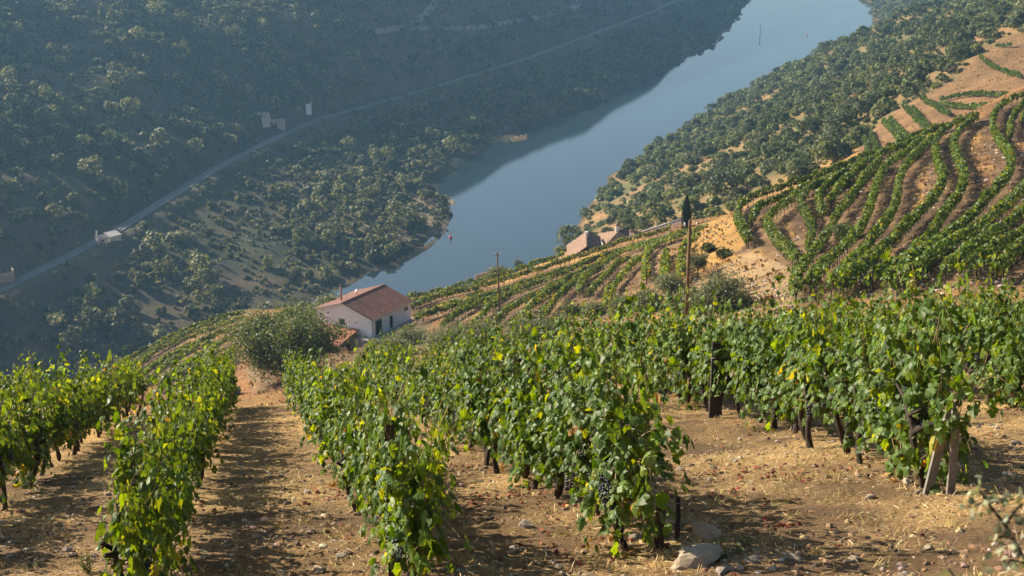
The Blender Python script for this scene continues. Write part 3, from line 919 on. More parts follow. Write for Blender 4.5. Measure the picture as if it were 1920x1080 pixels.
# ------------------------------------------------------------------ grapevines of the near field
VINE_C = [(0.060, 0.125, 0.012), (0.115, 0.205, 0.017), (0.028, 0.070, 0.010), (0.22, 0.29, 0.026), (0.46, 0.40, 0.05), (0.50, 0.20, 0.035), (0.20, 0.10, 0.05)]
def vine_foliage(seed, n_shoot=20, tall=1.0, yellow=0.0, wide=1.0, low=0.0, skirt=False):
    r = np.random.default_rng(seed)
    P, Nn, T, S, Cc, paths = [], [], [], [], [], []
    for k in range(n_shoot + 24):
        hang = k >= n_shoot                       # short drooping ones that close the canopy low down
        x = r.uniform(-0.50, 0.50); z = r.uniform(0.42, 0.68) + (r.uniform(-0.1, 0.45) if k >= n_shoot else 0)
        if skirt and hang and k % 2: z = r.uniform(0.2, 0.5)
        a = r.uniform(0, 2 * math.pi)
        d = np.array([0.25 * math.cos(a), 0.20 * math.sin(a) * wide, 1.0 if not hang else 0.15])
        q = np.array([x, r.normal() * 0.06, z]); L = ((0.68 + 0.72 * r.random() ** 2) * tall) if not hang else r.uniform(0.35, 0.7)
        side = math.sin(a) if abs(math.sin(a)) > 0.15 else 0.5
        n = int(L / 0.060); pts = [(*q, 0.006)]
        for i in range(n):
            f = i / n
            d = d / np.linalg.norm(d)
            droop = (0.0 + 0.26 * max(0, f - 0.6)) if not hang else 0.16
            d = d + r.normal(size=3) * 0.10 + np.array([0, 0.03 * side, -droop])
            q = q + d / np.linalg.norm(d) * 0.060
            q[2] = max(q[2], 0.10 + low)
            q[1] = float(np.clip(q[1], -0.34 * wide, 0.34 * wide))
            if i % 3 == 0: pts.append((*q, 0.0045))
            if r.random() < 0.93:
                o = rand_unit(1, r)[0] * np.array([1, 1, 0.6]); o[1] += 0.6 * np.sign(q[1] + 0.05 * side)
                o /= np.linalg.norm(o)
                pos = q + o * r.uniform(0.03, 0.12)
                P.append(pos); T.append(o * 0.8 + np.array([0, 0, -0.75]) + r.normal(size=3) * 0.25)
                Nn.append(np.array([0.35 * o[0], 0.9 * o[1], 0.55]) + r.normal(size=3) * 0.42)
                S.append(r.uniform(0.085, 0.160) * (1 - 0.35 * f))
                lowf = max(0, 1 - (pos[2] - 0.2) / 0.6)
                w = np.array([5, 4.5, 3.6, 1.0 + 2.6 * yellow, 0.08 + 1.0 * lowf * (0.5 + yellow), 0.03 + 0.30 * lowf, 0.03 + 0.16 * lowf])
                Cc.append(r.choice(7, p=w / w.sum()))
        paths.append(pts)
    P, Nn, T, S = np.array(P), np.array(Nn), np.array(T), np.array(S)
    V, Fc, k = place_leaves(LEAF5, P, Nn, T, S)
    V = V + (r.normal(size=(len(P), k, 3)) * (S[:, None, None] * 0.035)).reshape(-1, 3)
    c = np.array(VINE_C)[np.array(Cc)] * (1 + 0.2 * r.normal(size=(len(P), 1)))
    c = np.repeat(np.clip(c, 0.004, 0.9), k, 0)
    V2, F2 = tubes(paths, 3)
    nV = len(V)
    midx = np.concatenate([np.zeros(len(Fc), int), np.ones(len(F2[0]) + len(F2[1]), int)])
    faces = [Fc, F2[0] + nV, F2[1] + nV]
    return np_mesh('foliage', np.vstack([V, V2]), faces, [M['vine_leaf'], M['cane']], False, np.vstack([c, np.full((len(V2), 3), 0.15)]), midx), P

def vine_trunk(seed):
    r = np.random.default_rng(seed)
    p = np.array([r.normal() * 0.03, r.normal() * 0.05, -0.12]); pts = []
    lean = r.normal(size=2) * 0.10
    for i in range(9):
        f = i / 8
        pts.append((p[0] + lean[0] * f + 0.03 * math.sin(6 * f + seed), p[1] + lean[1] * f + 0.03 * math.cos(5 * f + seed), -0.12 + 0.66 * f, (0.050 - 0.014 * f) * r.uniform(0.82, 1.2)))
    paths = [pts]; e = pts[-1]
    for s in (-1, 1, 0.3):
        paths.append([(e[0], e[1], e[2] - 0.03, 0.032), (e[0] + 0.12 * s, e[1] + r.normal() * 0.04, e[2] + 0.05, 0.026), (e[0] + 0.28 * s, e[1] + r.normal() * 0.06, e[2] + 0.13, 0.018), (e[0] + 0.4 * s, e[1] + r.normal() * 0.07, e[2] + 0.2, 0.011)])
    V, Fq = tubes(paths, 8)
    V = V + (fbm(V[:, 0] * 9 + V[:, 2] * 7, V[:, 1] * 9 + seed, 0.5, 2, seed)[:, None] * 0.008)
    return np_mesh('trunk', V, Fq, M['vine_wood'], True)

def ico():
    bm = bmesh.new(); bmesh.ops.create_icosphere(bm, subdivisions=1, radius=1.0)
    v = np.array([q.co[:] for q in bm.verts]); f = np.array([[q.index for q in fc.verts] for fc in bm.faces]); bm.free()
    return v, f
ICO = ico()
def bunch_mesh(seed):
    r = np.random.default_rng(seed); Vs, Fs = [], []; b = 0
    for i in range(58):
        t = r.uniform(0, 1); rad = 0.042 * (1 - t) ** 0.6 + 0.006; a = r.uniform(0, 6.28)
        c = np.array([math.cos(a) * rad, math.sin(a) * rad, -0.17 * t]); Vs.append(ICO[0] * r.uniform(0.0085, 0.0115) + c); Fs.append(ICO[1] + b); b += len(ICO[0])
    return np_mesh('grape_bunch', np.vstack(Vs), np.vstack(Fs), M['grape'], True)

M['cane'] = flat('cane', (0.19, 0.13, 0.06), 0.7, 0.3, 20, 0.2, 0.005)
M['grape'] = flat('grape', (0.020, 0.018, 0.040), 0.45, 0.5, 40, 0, 0, 0.5)
FOL = [vine_foliage(2000 + i, yellow=(0.1, 0.35, 0.8)[i % 3], tall=(0.92, 1.0, 1.1)[(i // 3) % 3], wide=(0.85, 1.0, 1.15)[i % 3]) for i in range(12)]
FOLS = [vine_foliage(2050 + i, yellow=0.3 * i, tall=1.05, wide=1.0, skirt=True) for i in range(3)]
TRK = [vine_trunk(2100 + i) for i in range(6)]
BUN = [bunch_mesh(2200 + i) for i in range(3)]

def axis_row(q, s0, s1):
    return [(q * 0.982 - s0 * 0.187, q * 0.187 + s0 * 0.982), (q * 0.982 - s1 * 0.187, q * 0.187 + s1 * 0.982)]
NEAR_ROWS = [  # path, word for the label, yellowness
    (axis_row(-7.6, 18, 34), 'far left row beyond the two left rows', 2),
    (axis_row(-5.4, 15, 35), 'second row from the left edge', 2),
    (axis_row(-3.2, 8.5, 36), 'leftmost near row', 2),
    (axis_row(-0.92, 9.6, 38), 'row left of the sandy lane', 1),
    (axis_row(0.98, 9.1, 38), 'row right of the sandy lane', 1),
    (axis_row(2.97, 10.15, 42), 'row behind the two foreground rocks', 0),
    ([(1.5, 23.0), (1.0, 26), (-0.6, 33), (-3.0, 44)], 'row hidden behind the rock row', 1),
    ([(4.15, 13.1), (3.95, 18.7), (3.5, 23), (2.7, 31), (1.2, 43)], 'row at the leaning grey stakes', 0),
    ([(7.6, 20.2), (7.3, 27), (6.6, 35), (5.2, 47)], 'row at the right edge', 0),
    ([(10.9, 25.5), (10.3, 36), (8.9, 50)], 'second row from the right edge', 1),
    ([(14.2, 31), (13.4, 40), (12.0, 54)], 'third row from the right edge', 1),
    ([(17.6, 38), (16.5, 48), (15.5, 58)], 'fourth row from the right edge', 1)]
near_vines = []
DR = ['nearest', 'second', 'third', 'fourth', 'fifth', 'sixth', 'seventh', 'eighth', 'ninth', 'tenth', 'eleventh', 'twelfth', 'thirteenth', 'fourteenth', 'fifteenth', 'sixteenth', 'seventeenth',
      'eighteenth', 'nineteenth', 'twentieth', 'twenty-first', 'twenty-second', 'twenty-third', 'twenty-fourth', 'twenty-fifth', 'twenty-sixth', 'twenty-seventh', 'twenty-eighth', 'twenty-ninth',
      'thirtieth', 'thirty-first', 'thirty-second', 'thirty-third', 'thirty-fourth', 'thirty-fifth', 'thirty-sixth']
rv = np.random.default_rng(31)
for ri, (path, word, yel) in enumerate(NEAR_ROWS):
    P, s = resample(np.array(path, float), 0.05)
    pos = 0.0; j = 0
    while pos < s[-1]:
        x = float(np.interp(pos, s, P[:, 0])); y = float(np.interp(pos, s, P[:, 1])); i = min(len(s) - 1, max(1, int(np.searchsorted(s, pos))))
        t = P[i] - P[i - 1]; rz = math.atan2(t[1], t[0])
        pos += rv.uniform(0.84, 1.06); j += 1
        x += rv.normal() * 0.05; y += rv.normal() * 0.05
        z = float(H(np.array([x]), np.array([y]))[0])
        if abs(x / y) > 0.47: continue
        v = int(rv.integers(0, 4)) * 3 + int(min(2, max(0, yel + rv.integers(-1, 2))))
        root = empty('grapevine', (x, y, z), rz + (math.pi if rv.random() < 0.5 else 0) + rv.normal() * 0.06)
        sc_ = rv.uniform(0.90, 1.06) * ((0.95, 0.95, 0.98, 0.93, 0.92, 1.08, 1.1, 1.22, 1.2, 1.15, 1.15, 1.15)[ri] * (0.92 if y > 18 and ri in (5, 6) else 1) * (0.86 if y > 18 and ri in (4, 5) else 1))
        if ri in (3, 4) and j == 1: sc_ = 0.98
        root.scale = (sc_, sc_ * rv.uniform(0.85, 1.1) * (0.64 if ri in (3, 4) and y < 16 else 0.78), sc_)
        tag(root, '%s grapevine of the %s' % (DR[min(j - 1, 35)], word), 'grapevine', 'grapevines in the near field')
        fo, LP = FOLS[int(rv.integers(0, 3))] if (j <= 2 or rv.random() < 0.25) else FOL[v]
        link('foliage', fo, root)
        link('trunk', TRK[int(rv.integers(0, 6))], root)
        if y < 26:
            for _ in range(int(rv.integers(1, 4))):
                bx = rv.uniform(-0.45, 0.45); bz = rv.uniform(0.50, 0.72)
                link('grape_bunch', BUN[int(rv.integers(0, 3))], root, (bx, rv.choice([-1, 1]) * rv.uniform(0.12, 0.30), bz), (rv.normal() * 0.15, rv.normal() * 0.15, rv.uniform(0, 6)), rv.uniform(0.9, 1.25))
        near_vines.append((x, y, z))
print('near vines', len(near_vines))
# ------------------------------------------------------------------ worked soil under the rows, banks of dry grass between
gx0, gy0, cell = -140.0, 70.0, 0.4
rast = np.full((int(420 / cell), int(620 / cell)), 9.0)
for zone, rows_ in row_world.items():
    for P in rows_:
        Q, _s = resample(P, 0.35)
        for (x, y) in Q:
            i = int((x - gx0) / cell); j = int((y - gy0) / cell); w = 6
            if i < w or j < w or i >= rast.shape[0] - w or j >= rast.shape[1] - w: continue
            ii, jj = np.mgrid[i - w:i + w + 1, j - w:j + w + 1]
            d = np.hypot(ii * cell + gx0 - x, jj * cell + gy0 - y)
            rast[i - w:i + w + 1, j - w:j + w + 1] = np.minimum(rast[i - w:i + w + 1, j - w:j + w + 1], d)
vx, vy = verts[:, 0], verts[:, 1]
ii = np.clip(((vx - gx0) / cell).astype(int), 0, rast.shape[0] - 1); jj = np.clip(((vy - gy0) / cell).astype(int), 0, rast.shape[1] - 1)
dd = rast[ii, jj]
inside = (vx > gx0) & (vx < gx0 + 418) & (vy > gy0) & (vy < gy0 + 618)
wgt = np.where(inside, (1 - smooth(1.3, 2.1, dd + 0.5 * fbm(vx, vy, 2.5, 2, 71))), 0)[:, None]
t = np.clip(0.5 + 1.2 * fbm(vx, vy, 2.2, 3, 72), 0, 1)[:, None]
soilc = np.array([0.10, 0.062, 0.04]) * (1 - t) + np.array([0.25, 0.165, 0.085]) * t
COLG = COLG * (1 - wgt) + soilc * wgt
ppx, ppy, _f = project(vx, vy, verts[:, 2])
dist_ = np.hypot(vx, vy)
def poly_paint(poly, colour, d0, d1, amount=0.85, nz=0.25, sd=80):
    global COLG
    m = in_poly(ppx + 14 * fbm(vx, vy, 7, 3, sd), ppy + 9 * fbm(vx, vy, 7, 3, sd + 3), poly) & (dist_ > d0) & (dist_ < d1)
    v = (1 + nz * fbm(vx, vy, 5, 4, sd + 1))[:, None]
    COLG = np.where(m[:, None], COLG * (1 - amount) + np.array(colour) * v * amount, COLG)
poly_paint(BARE, (0.21, 0.125, 0.06), 285, 700, 0.85, 0.5, 81)
poly_paint([(1300, 540), (1400, 470), (1470, 500), (1500, 540), (1490, 600), (1300, 620)], (0.38, 0.27, 0.155), 80, 150, 0.8, 0.3, 84)
poly_paint([(1225, 560), (1300, 430), (1370, 400), (1400, 460), (1300, 520)], (0.44, 0.26, 0.085), 100, 230, 0.8, 0.4, 87)
poly_paint([(415, 705), (440, 655), (470, 650), (500, 700), (470, 750), (420, 740)], (0.32, 0.17, 0.08), 100, 230, 0.8, 0.3, 90)
poly_paint([(460, 690), (510, 670), (520, 720), (470, 740)], (0.30, 0.22, 0.15), 100, 230, 0.6, 0.3, 93)
poly_paint([(620, 380), (850, 370), (840, 430), (700, 470), (600, 440)], (0.34, 0.25, 0.16), 400, 720, 0.6, 0.5, 96)
poly_paint([(640, -90), (1450, -90), (1300, 0), (1080, 78), (860, 152), (600, 225)], (0.125, 0.095, 0.065), 500, 2400, 0.7, 0.5, 99)
poly_paint([(560, 250), (1080, 84), (1290, 10), (1380, 60), (1100, 190), (880, 270), (640, 320)], (0.12, 0.092, 0.06), 500, 2400, 0.6, 0.7, 102)
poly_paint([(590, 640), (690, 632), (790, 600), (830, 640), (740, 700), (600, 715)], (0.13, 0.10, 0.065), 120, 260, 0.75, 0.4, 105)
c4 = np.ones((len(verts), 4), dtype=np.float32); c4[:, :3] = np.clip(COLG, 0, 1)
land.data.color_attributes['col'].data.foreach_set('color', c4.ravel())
# ------------------------------------------------------------------ boxes and prisms
class MB:
    def __init__(self): self.v = []; self.f = {}
    def poly(self, pts):
        b = len(self.v); self.v += [tuple(p) for p in pts]; self.f.setdefault(len(pts), []).append(list(range(b, b + len(pts)))); return self
    def solid(self, v, f):
        b = len(self.v); self.v += [tuple(p) for p in v]
        for q in f: self.f.setdefault(len(q), []).append([b + i for i in q])
        return self
    def box(self, x0, x1, y0, y1, z0, z1):
        v = [(x, y, z) for z in (z0, z1) for y in (y0, y1) for x in (x0, x1)]
        return self.solid(v, [(0, 2, 3, 1), (4, 5, 7, 6), (0, 1, 5, 4), (2, 6, 7, 3), (0, 4, 6, 2), (1, 3, 7, 5)])
    def slab(self, pts, th):
        """a planar outline given thickness downward along its normal"""
        p = [Vector(q) for q in pts]; n = (p[1] - p[0]).cross(p[-1] - p[0]).normalized()
        if n.z < 0: p.reverse(); n = -n
        k = len(p); v = p + [q - n * th for q in p]
        f = [tuple(range(k)), tuple(range(2 * k - 1, k - 1, -1))] + [(i, i + k, (i + 1) % k + k, (i + 1) % k) for i in range(k)]
        return self.solid([tuple(q) for q in v], f)
    def build(self, name, mat, parent=None, smooth_=False, **kw):
        me = np_mesh(name, np.array(self.v), [np.array(f) for f in self.f.values()], mat, smooth_)
        bm = bmesh.new(); bm.from_mesh(me); bmesh.ops.recalc_face_normals(bm, faces=bm.faces); bm.to_mesh(me); bm.free()
        return link(name, me, parent, **kw)
def tube_obj(name, paths, mat, parent=None, sides=8, **kw):
    V, Fq = tubes(paths, sides); return link(name, np_mesh(name, V, Fq, mat, True), parent, **kw)

M['plaster'] = flat('plaster', (0.76, 0.80, 0.84), 0.85, 0.06, 0.6, 0.15, 0.01, c2=(0.80, 0.84, 0.88))
M['old_plaster'] = flat('old_plaster', (0.50, 0.46, 0.42), 0.9, 0.35, 0.8, 0.3, 0.02)
M['concrete'] = flat('concrete', (0.30, 0.29, 0.27), 0.9, 0.2, 1.5, 0.3, 0.01)
M['green_paint'] = flat('green_paint', (0.012, 0.045, 0.035), 0.5, 0.2, 3, 0, 0)
M['dark_metal'] = flat('dark_metal', (0.06, 0.055, 0.05), 0.5, 0.2, 4, 0, 0, metallic=0.5)
M['rust_pipe'] = flat('rust_pipe', (0.36, 0.18, 0.12), 0.7, 0.2, 6, 0, 0)
M['white_paint'] = flat('white_paint', (0.75, 0.75, 0.73), 0.6, 0.08, 4, 0, 0)
M['dark_glass'] = flat('dark_glass', (0.03, 0.035, 0.04), 0.15, 0.1, 1, 0, 0, 0.6)
M['stone_grey'] = flat('stone_grey', (0.30, 0.27, 0.23), 0.9, 0.35, 2, 0.6, 0.04)
M['gap_black'] = flat('gap_black', (0.03, 0.03, 0.03), 0.9, 0.2, 4, 0, 0)  # plain black: the door seam, and shade painted into doorways

def tile_mat(name, c, c_dark, across, course=3.0, old=0.0):
    """clay tiles: 'across' = unit horizontal direction along the eaves (object space)"""
    m, nt, b, o = new_mat(name)
    tc = N(nt, 'ShaderNodeTexCoord')
    dot = N(nt, 'ShaderNodeVectorMath', operation='DOT_PRODUCT'); dot.inputs[1].default_value = (across[0], across[1], 0)
    nt.links.new(tc.outputs['Object'], dot.inputs[0])
    mul = N(nt, 'ShaderNodeMath', operation='MULTIPLY'); mul.inputs[1].default_value = 2 * math.pi / 0.28
    nt.links.new(dot.outputs['Value'], mul.inputs[0])
    sn = N(nt, 'ShaderNodeMath', operation='SINE'); nt.links.new(mul.outputs[0], sn.inputs[0])
    f = noise(nt, 2.2 if old else 0.9, 6, 0.7, tc.outputs['Object']); g = noise(nt, 5.0, 4, 0.6, tc.outputs['Object'])
    col = mixc(nt, ramp(nt, f, [(0.35, c_dark), (0.62, c)]), ramp(nt, g, [(0.3, (0.6, 0.6, 0.6)), (0.7, (1.25, 1.2, 1.15))]), 1.0 if old else 0.5, 'MULTIPLY')
    nt.links.new(col, b.inputs['Base Color']); b.inputs['Roughness'].default_value = 0.85
    bump(nt, b, sn.outputs[0], 0.8, 0.06)
    return m

# ------------------------------------------------------------------ the white house
ang = math.atan2(HG[1], HG[0])                 # local x runs along the gable front, y along the long side
house = empty('white_house', (HN[0], HN[1], HN[2]), ang)
tag(house, 'white plastered farmhouse with a red tiled gable roof and green doors', 'house')
W, L, EH, RH = 10.6, 10.6, 2.95, 1.75           # x from -W to 0, y from 0 to L
WL = 0.22
def hp(x, z):                                   # roof height at x
    return EH + RH * (1 - abs(x + W / 2) / (W / 2))
m = MB()
def wall_y(mb, y0, y1, holes):                  # gable wall pieces between x stations, with window holes
    xs = sorted({-W, 0.0, -W / 2} | {h for a in holes for h in a[:2]})
    for a, b in zip(xs[:-1], xs[1:]):
        hole = [h for h in holes if h[0] <= a and b <= h[1]]
        segs = [(-3.2, None)] if not hole else [(-3.2, hole[0][2]), (hole[0][3], None)]
        for z0, z1 in segs:
            za = z1 if z1 is not None else hp(a, 0); zb = z1 if z1 is not None else hp(b, 0)
            v = [(a, y0, z0), (b, y0, z0), (b, y1, z0), (a, y1, z0), (a, y0, za), (b, y0, zb), (b, y1, zb), (a, y1, za)]
            mb.solid(v, [(0, 3, 2, 1), (4, 5, 6, 7), (0, 1, 5, 4), (2, 3, 7, 6), (0, 4, 7, 3), (1, 2, 6, 5)])
wall_y(m, 0, WL, [(-6.3, -5.1, 1.0, 2.1)])
wall_y(m, L - WL, L, [])
m.box(-W, -W + WL, WL, L - WL, -0.6, EH)
dl = [(0.9, 2.7, 0.0, 2.35), (4.7, 5.65, 0.0, 2.1), (8.7, 9.8, 1.7, 2.35)]
ys = [WL] + [q for h in dl for q in h[:2]] + [L - WL]
for a, b in zip(ys[:-1], ys[1:]):
    h = [q for q in dl if q[0] == a and q[1] == b]
    if not h: m.box(-WL, 0, a, b, -0.6, EH)
    else:
        m.box(-WL, 0, a, b, -0.6, h[0][2]); m.box(-WL, 0, a, b, h[0][3], EH)
m.build('wall', M['plaster'], house)
for (a, b, z0, z1), nm in zip(dl[:2], ('door', 'door')):
    d = MB().box(-0.16, -0.10, a, b, z0 + 0.01, z1).build('door', M['green_paint'], house)
    MB().box(-0.10, -0.07, (a + b) / 2 - 0.02, (a + b) / 2 + 0.02, z0 + 0.1, z1 - 0.1).build('leaf_seam', M['gap_black'], d)
    MB().box(-0.10, -0.04, a + 0.12, a + 0.2, 1.0, 1.1).build('handle', M['dark_metal'], d)
d = MB().box(-0.16, -0.12, 8.7, 9.8, 1.7, 2.35).build('vent_window', M['dark_glass'], house)
MB().box(-0.12, -0.06, 8.72, 9.78, 2.0, 2.05).build('glazing_bar', M['dark_metal'], d)
d = MB().box(-6.3, -5.1, 0.10, 0.15, 1.0, 2.1).build('shutter', M['green_paint'], house)
MB().box(-6.4, -5.0, -0.07, 0.10, 0.93, 1.0).build('sill', M['white_paint'], d)
# roof planes in courses of tiles
def courses(x0, x1, name, mat):
    mb = MB(); n = 15; ov = 0.35
    for i in range(n):
        a = i / n; b = (i + 1) / n
        xa = x0 + (x1 - x0) * a; xb = x0 + (x1 - x0) * b
        za = hp(x0, 0) + (EH - 0.02 * 0 - hp(x0, 0)) * a; zb = hp(x0, 0) + (EH - hp(x0, 0)) * b
        mb.slab([(xa, -ov, za + 0.10), (xa, L + ov, za + 0.10), (xb, L + ov, zb + 0.15), (xb, -ov, zb + 0.15)], 0.07)
    # overhang course
    s = (EH - hp(x0, 0)) / abs(x1 - x0); sg = 1 if x1 > x0 else -1
    mb.slab([(x1, -ov, EH + 0.10), (x1, L + ov, EH + 0.10), (x1 + sg * 0.42, L + ov, EH + 0.15 + s * 0.42), (x1 + sg * 0.42, -ov, EH + 0.15 + s * 0.42)], 0.07)
    return mb.build(name, mat, house)
M['tile_red'] = tile_mat('tile_red', (0.28, 0.12, 0.085), (0.17, 0.075, 0.058), (0, 1), old=0)
courses(-W / 2, 0, 'roof_slope', M['tile_red'])
rl = courses(-W / 2, -W, 'roof_slope', M['tile_red']); rl['label'] = 'sunlit roof slope'
MB().box(-W / 2 - 0.14, -W / 2 + 0.14, -0.36, L + 0.36, EH + RH + 0.05, EH + RH + 0.20).build('ridge', M['tile_red'], house)
g_ = tube_obj('gutter', [[(0.46, -0.35, EH - 0.02, 0.06), (0.46, L + 0.35, EH - 0.02, 0.06)]], M['dark_metal'], house)
tube_obj('downpipe', [[(0.46, -0.2, EH - 0.05, 0.04), (0.06, -0.04, EH - 0.35, 0.04), (0.06, -0.05, -0.2, 0.04)]], M['dark_metal'], g_)
MB().solid([(-W - 0.42, -0.40, EH - 0.10), (-W / 2, -0.40, EH + RH + 0.03), (-W / 2, -0.36, EH + RH + 0.03), (-W - 0.42, -0.36, EH - 0.10),
            (-W - 0.42, -0.40, EH + 0.06), (-W / 2, -0.40, EH + RH + 0.19), (-W / 2, -0.36, EH + RH + 0.19), (-W - 0.42, -0.36, EH + 0.06)],
           [(0, 1, 2, 3), (4, 7, 6, 5), (0, 4, 5, 1), (2, 6, 7, 3), (0, 3, 7, 4), (1, 5, 6, 2)]).build('barge_board', M['white_paint'], house)
MB().solid([(0.42, -0.40, EH - 0.10), (-W / 2, -0.40, EH + RH + 0.03), (-W / 2, -0.36, EH + RH + 0.03), (0.42, -0.36, EH - 0.10),
            (0.42, -0.40, EH + 0.06), (-W / 2, -0.40, EH + RH + 0.19), (-W / 2, -0.36, EH + RH + 0.19), (0.42, -0.36, EH + 0.06)],
           [(0, 1, 2, 3), (4, 7, 6, 5), (0, 4, 5, 1), (2, 6, 7, 3), (0, 3, 7, 4), (1, 5, 6, 2)]).build('barge_board', M['dark_metal'], house)
ch = tube_obj('chimney_pipe', [[(-7.6, 2.6, 3.6, 0.14), (-7.6, 2.6, 6.35, 0.14)]], M['rust_pipe'], house)
tube_obj('cap', [[(-7.6, 2.6, 6.36, 0.24), (-7.6, 2.6, 6.50, 0.24), (-7.6, 2.6, 6.62, 0.08)]], M['dark_metal'], ch)
dish = []
for i in range(5):
    dish.append((-6.6 - 0.02 * i, 5.2, 4.95 + 0.05 * i, 0.02))
ds = tube_obj('satellite_dish', [[(-6.6, 5.2, 4.3, 0.03), (-6.6, 5.2, 5.0, 0.03)], [(-6.6, 5.2, 5.02, 0.38), (-6.66, 5.14, 5.06, 0.30), (-6.70, 5.10, 5.09, 0.05)]], M['white_paint'], house)
# concrete terrace round two sides
MB().box(0.01, 2.2, -1.6, L + 1.0, -3.2, -0.02).box(-2.2, 0.0, -1.6, -0.01, -3.2, -0.02).build('terrace', M['concrete'], house)
rl_ = tube_obj('terrace_rail', [[(-2.3, -1.5, 0.9, 0.02), (-0.05, -1.5, 0.9, 0.02)], [(-2.3, -1.5, -0.05, 0.02), (-2.3, -1.5, 0.9, 0.02)], [(-1.2, -1.5, -0.05, 0.02), (-1.2, -1.5, 0.9, 0.02)], [(-0.05, -1.5, -0.05, 0.02), (-0.05, -1.5, 0.9, 0.02)]], M['dark_metal'], house)

# ------------------------------------------------------------------ open shed with its tiled roof in front of the gable
shed = empty('open_shed', (HN[0], HN[1], HN[2]), ang)
tag(shed, 'open shed with a low orange tiled roof against the white house', 'shed')
M['tile_orange'] = tile_mat('tile_orange', (0.46, 0.19, 0.10), (0.33, 0.13, 0.075), (1, 0), old=1)
mb = MB(); n = 12
for i in range(n):
    a = i / n; b = (i + 1) / n
    mb.slab([(-10.2, -0.05 - 5.6 * a, 0.95 - 1.15 * a), (-2.35, -0.05 - 5.6 * a, 0.95 - 1.15 * a), (-2.35, -0.05 - 5.6 * b, 1.0 - 1.15 * b), (-10.2, -0.05 - 5.6 * b, 1.0 - 1.15 * b)], 0.08)
mb.build('roof', M['tile_orange'], shed)
MB().box(-10.2, -2.35, -0.04, -0.005, 0.9, 1.12).build('flashing', M['white_paint'], shed)
for px_ in (-9.9, -6.2, -2.6):
    MB().box(px_ - 0.1, px_ + 0.1, -5.5, -5.3, -3.6, -0.26).build('post', M['post_dark'], shed)
MB().box(-10.1, -2.45, -5.52, -5.36, -0.40, -0.24).build('beam', M['post_dark'], shed)
MB().box(-10.2, -10.0, -5.3, 0, -3.6, -0.3).box(-10.0, -2.5, -0.4, -0.02, -3.6, 0.75).build('back_wall', M['stone_grey'], shed)

# ------------------------------------------------------------------ the old stone houses by the river
def roof_house(name, label, base_z, corners, ridge, roofc, lit_m, shade_m):
    """corners: eave points (near-left, near-right, far-right, far-left); ridge: (near, far)"""
    c = np.array([p for p in corners]); o = c.mean(0); o[2] = base_z
    t = empty(name, tuple(o)); tag(t, label, 'house')
    q = [tuple(np.array(p) - o) for p in corners]; r_ = [tuple(np.array(p) - o) for p in ridge]
    A, Cn, Fp, E = q; B, Dp = r_
    MB().slab([A, B, Dp, E], 0.18).build('roof_slope', lit_m, t)
    MB().slab([Cn, Fp, Dp, B], 0.18).build('roof_slope', shade_m, t)
    MB().slab([A, Cn, B], 0.18).build('roof_hip', shade_m, t)
    MB().slab([E, Dp, Fp], 0.18).build('roof_hip', shade_m, t)
    cx = [np.array([p[0] * 0.93, p[1] * 0.93]) for p in (A, Cn, Fp, E)]
    mb = MB()
    zt = A[2] - 0.1
    v = [(p[0], p[1], -1.5) for p in cx] + [(p[0], p[1], zt) for p in cx]
    mb.solid(v, [(0, 3, 2, 1), (4, 5, 6, 7), (0, 1, 5, 4), (1, 2, 6, 5), (2, 3, 7, 6), (3, 0, 4, 7)])
    mb.build('wall', M['plaster'], t)
    V, Fq = tubes([[(*np.array(B) + (0, 0, 0.05), 0.16), (*np.array(Dp) + (0, 0, 0.05), 0.16)]], 6)
    link('ridge', np_mesh('ridge', V, Fq, shade_m, True), t)
    return t, o
M['tile_old'] = tile_mat('tile_old', (0.40, 0.25, 0.16), (0.17, 0.10, 0.07), (0.0, 1.0), old=1)
M['tile_old_shade'] = tile_mat('tile_old_shade', (0.17, 0.115, 0.085), (0.08, 0.06, 0.05), (0.7, 0.7), old=1)  # same old tiles, darkened to paint in shade on slopes turned from the sun
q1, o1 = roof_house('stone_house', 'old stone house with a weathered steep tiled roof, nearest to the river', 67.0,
    [at_z(1065, 487, 70), at_z(1131, 467, 70), at_z(1125, 443, 70), at_z(1062, 460, 70)], [at_z(1101, 461, 72.6), at_z(1099, 434, 72.6)], None, M['tile_old'], M['tile_old_shade'])
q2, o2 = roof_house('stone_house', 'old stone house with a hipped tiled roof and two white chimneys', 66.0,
    [at_z(1132, 462, 69.3), at_z(1212, 462, 69.3), at_z(1232, 440, 69.3), at_z(1121, 438, 69.3)], [at_z(1162, 431, 71.9), at_z(1188, 432, 71.9)], None, M['tile_old'], M['tile_old_shade'])
def chimney(parent, o, px, py_base, Y, h, w):
    p = np.array(at_Y(px, py_base, Y)) - o
    c = MB().box(p[0] - w / 2, p[0] + w / 2, p[1] - w / 2, p[1] + w / 2, p[2] - 1.5, p[2] + h).build('chimney', M['plaster'], parent)
    MB().box(p[0] - w * 0.66, p[0] + w * 0.66, p[1] - w * 0.66, p[1] + w * 0.66, p[2] + h, p[2] + h + 0.12).solid(
        [(p[0] - w * 0.6, p[1] - w * 0.6, p[2] + h + 0.12), (p[0] + w * 0.6, p[1] - w * 0.6, p[2] + h + 0.12), (p[0] + w * 0.6, p[1] + w * 0.6, p[2] + h + 0.12), (p[0] - w * 0.6, p[1] + w * 0.6, p[2] + h + 0.12), (p[0], p[1], p[2] + h + 0.65)],
        [(0, 1, 4), (1, 2, 4), (2, 3, 4), (3, 0, 4)]).build('cap', M['tile_old'], c)
chimney(q2, o2, 1158, 431, 299, 1.0, 0.85)
chimney(q2, o2, 1184, 446, 297, 1.35, 0.8)
p = np.array(at_Y(1100, 437, 291)) - o1
MB().box(p[0] - 0.3, p[0] + 0.3, p[1] - 0.3, p[1] + 0.3, p[2] - 0.8, p[2] + 0.3).build('chimney', M['plaster'], q1)
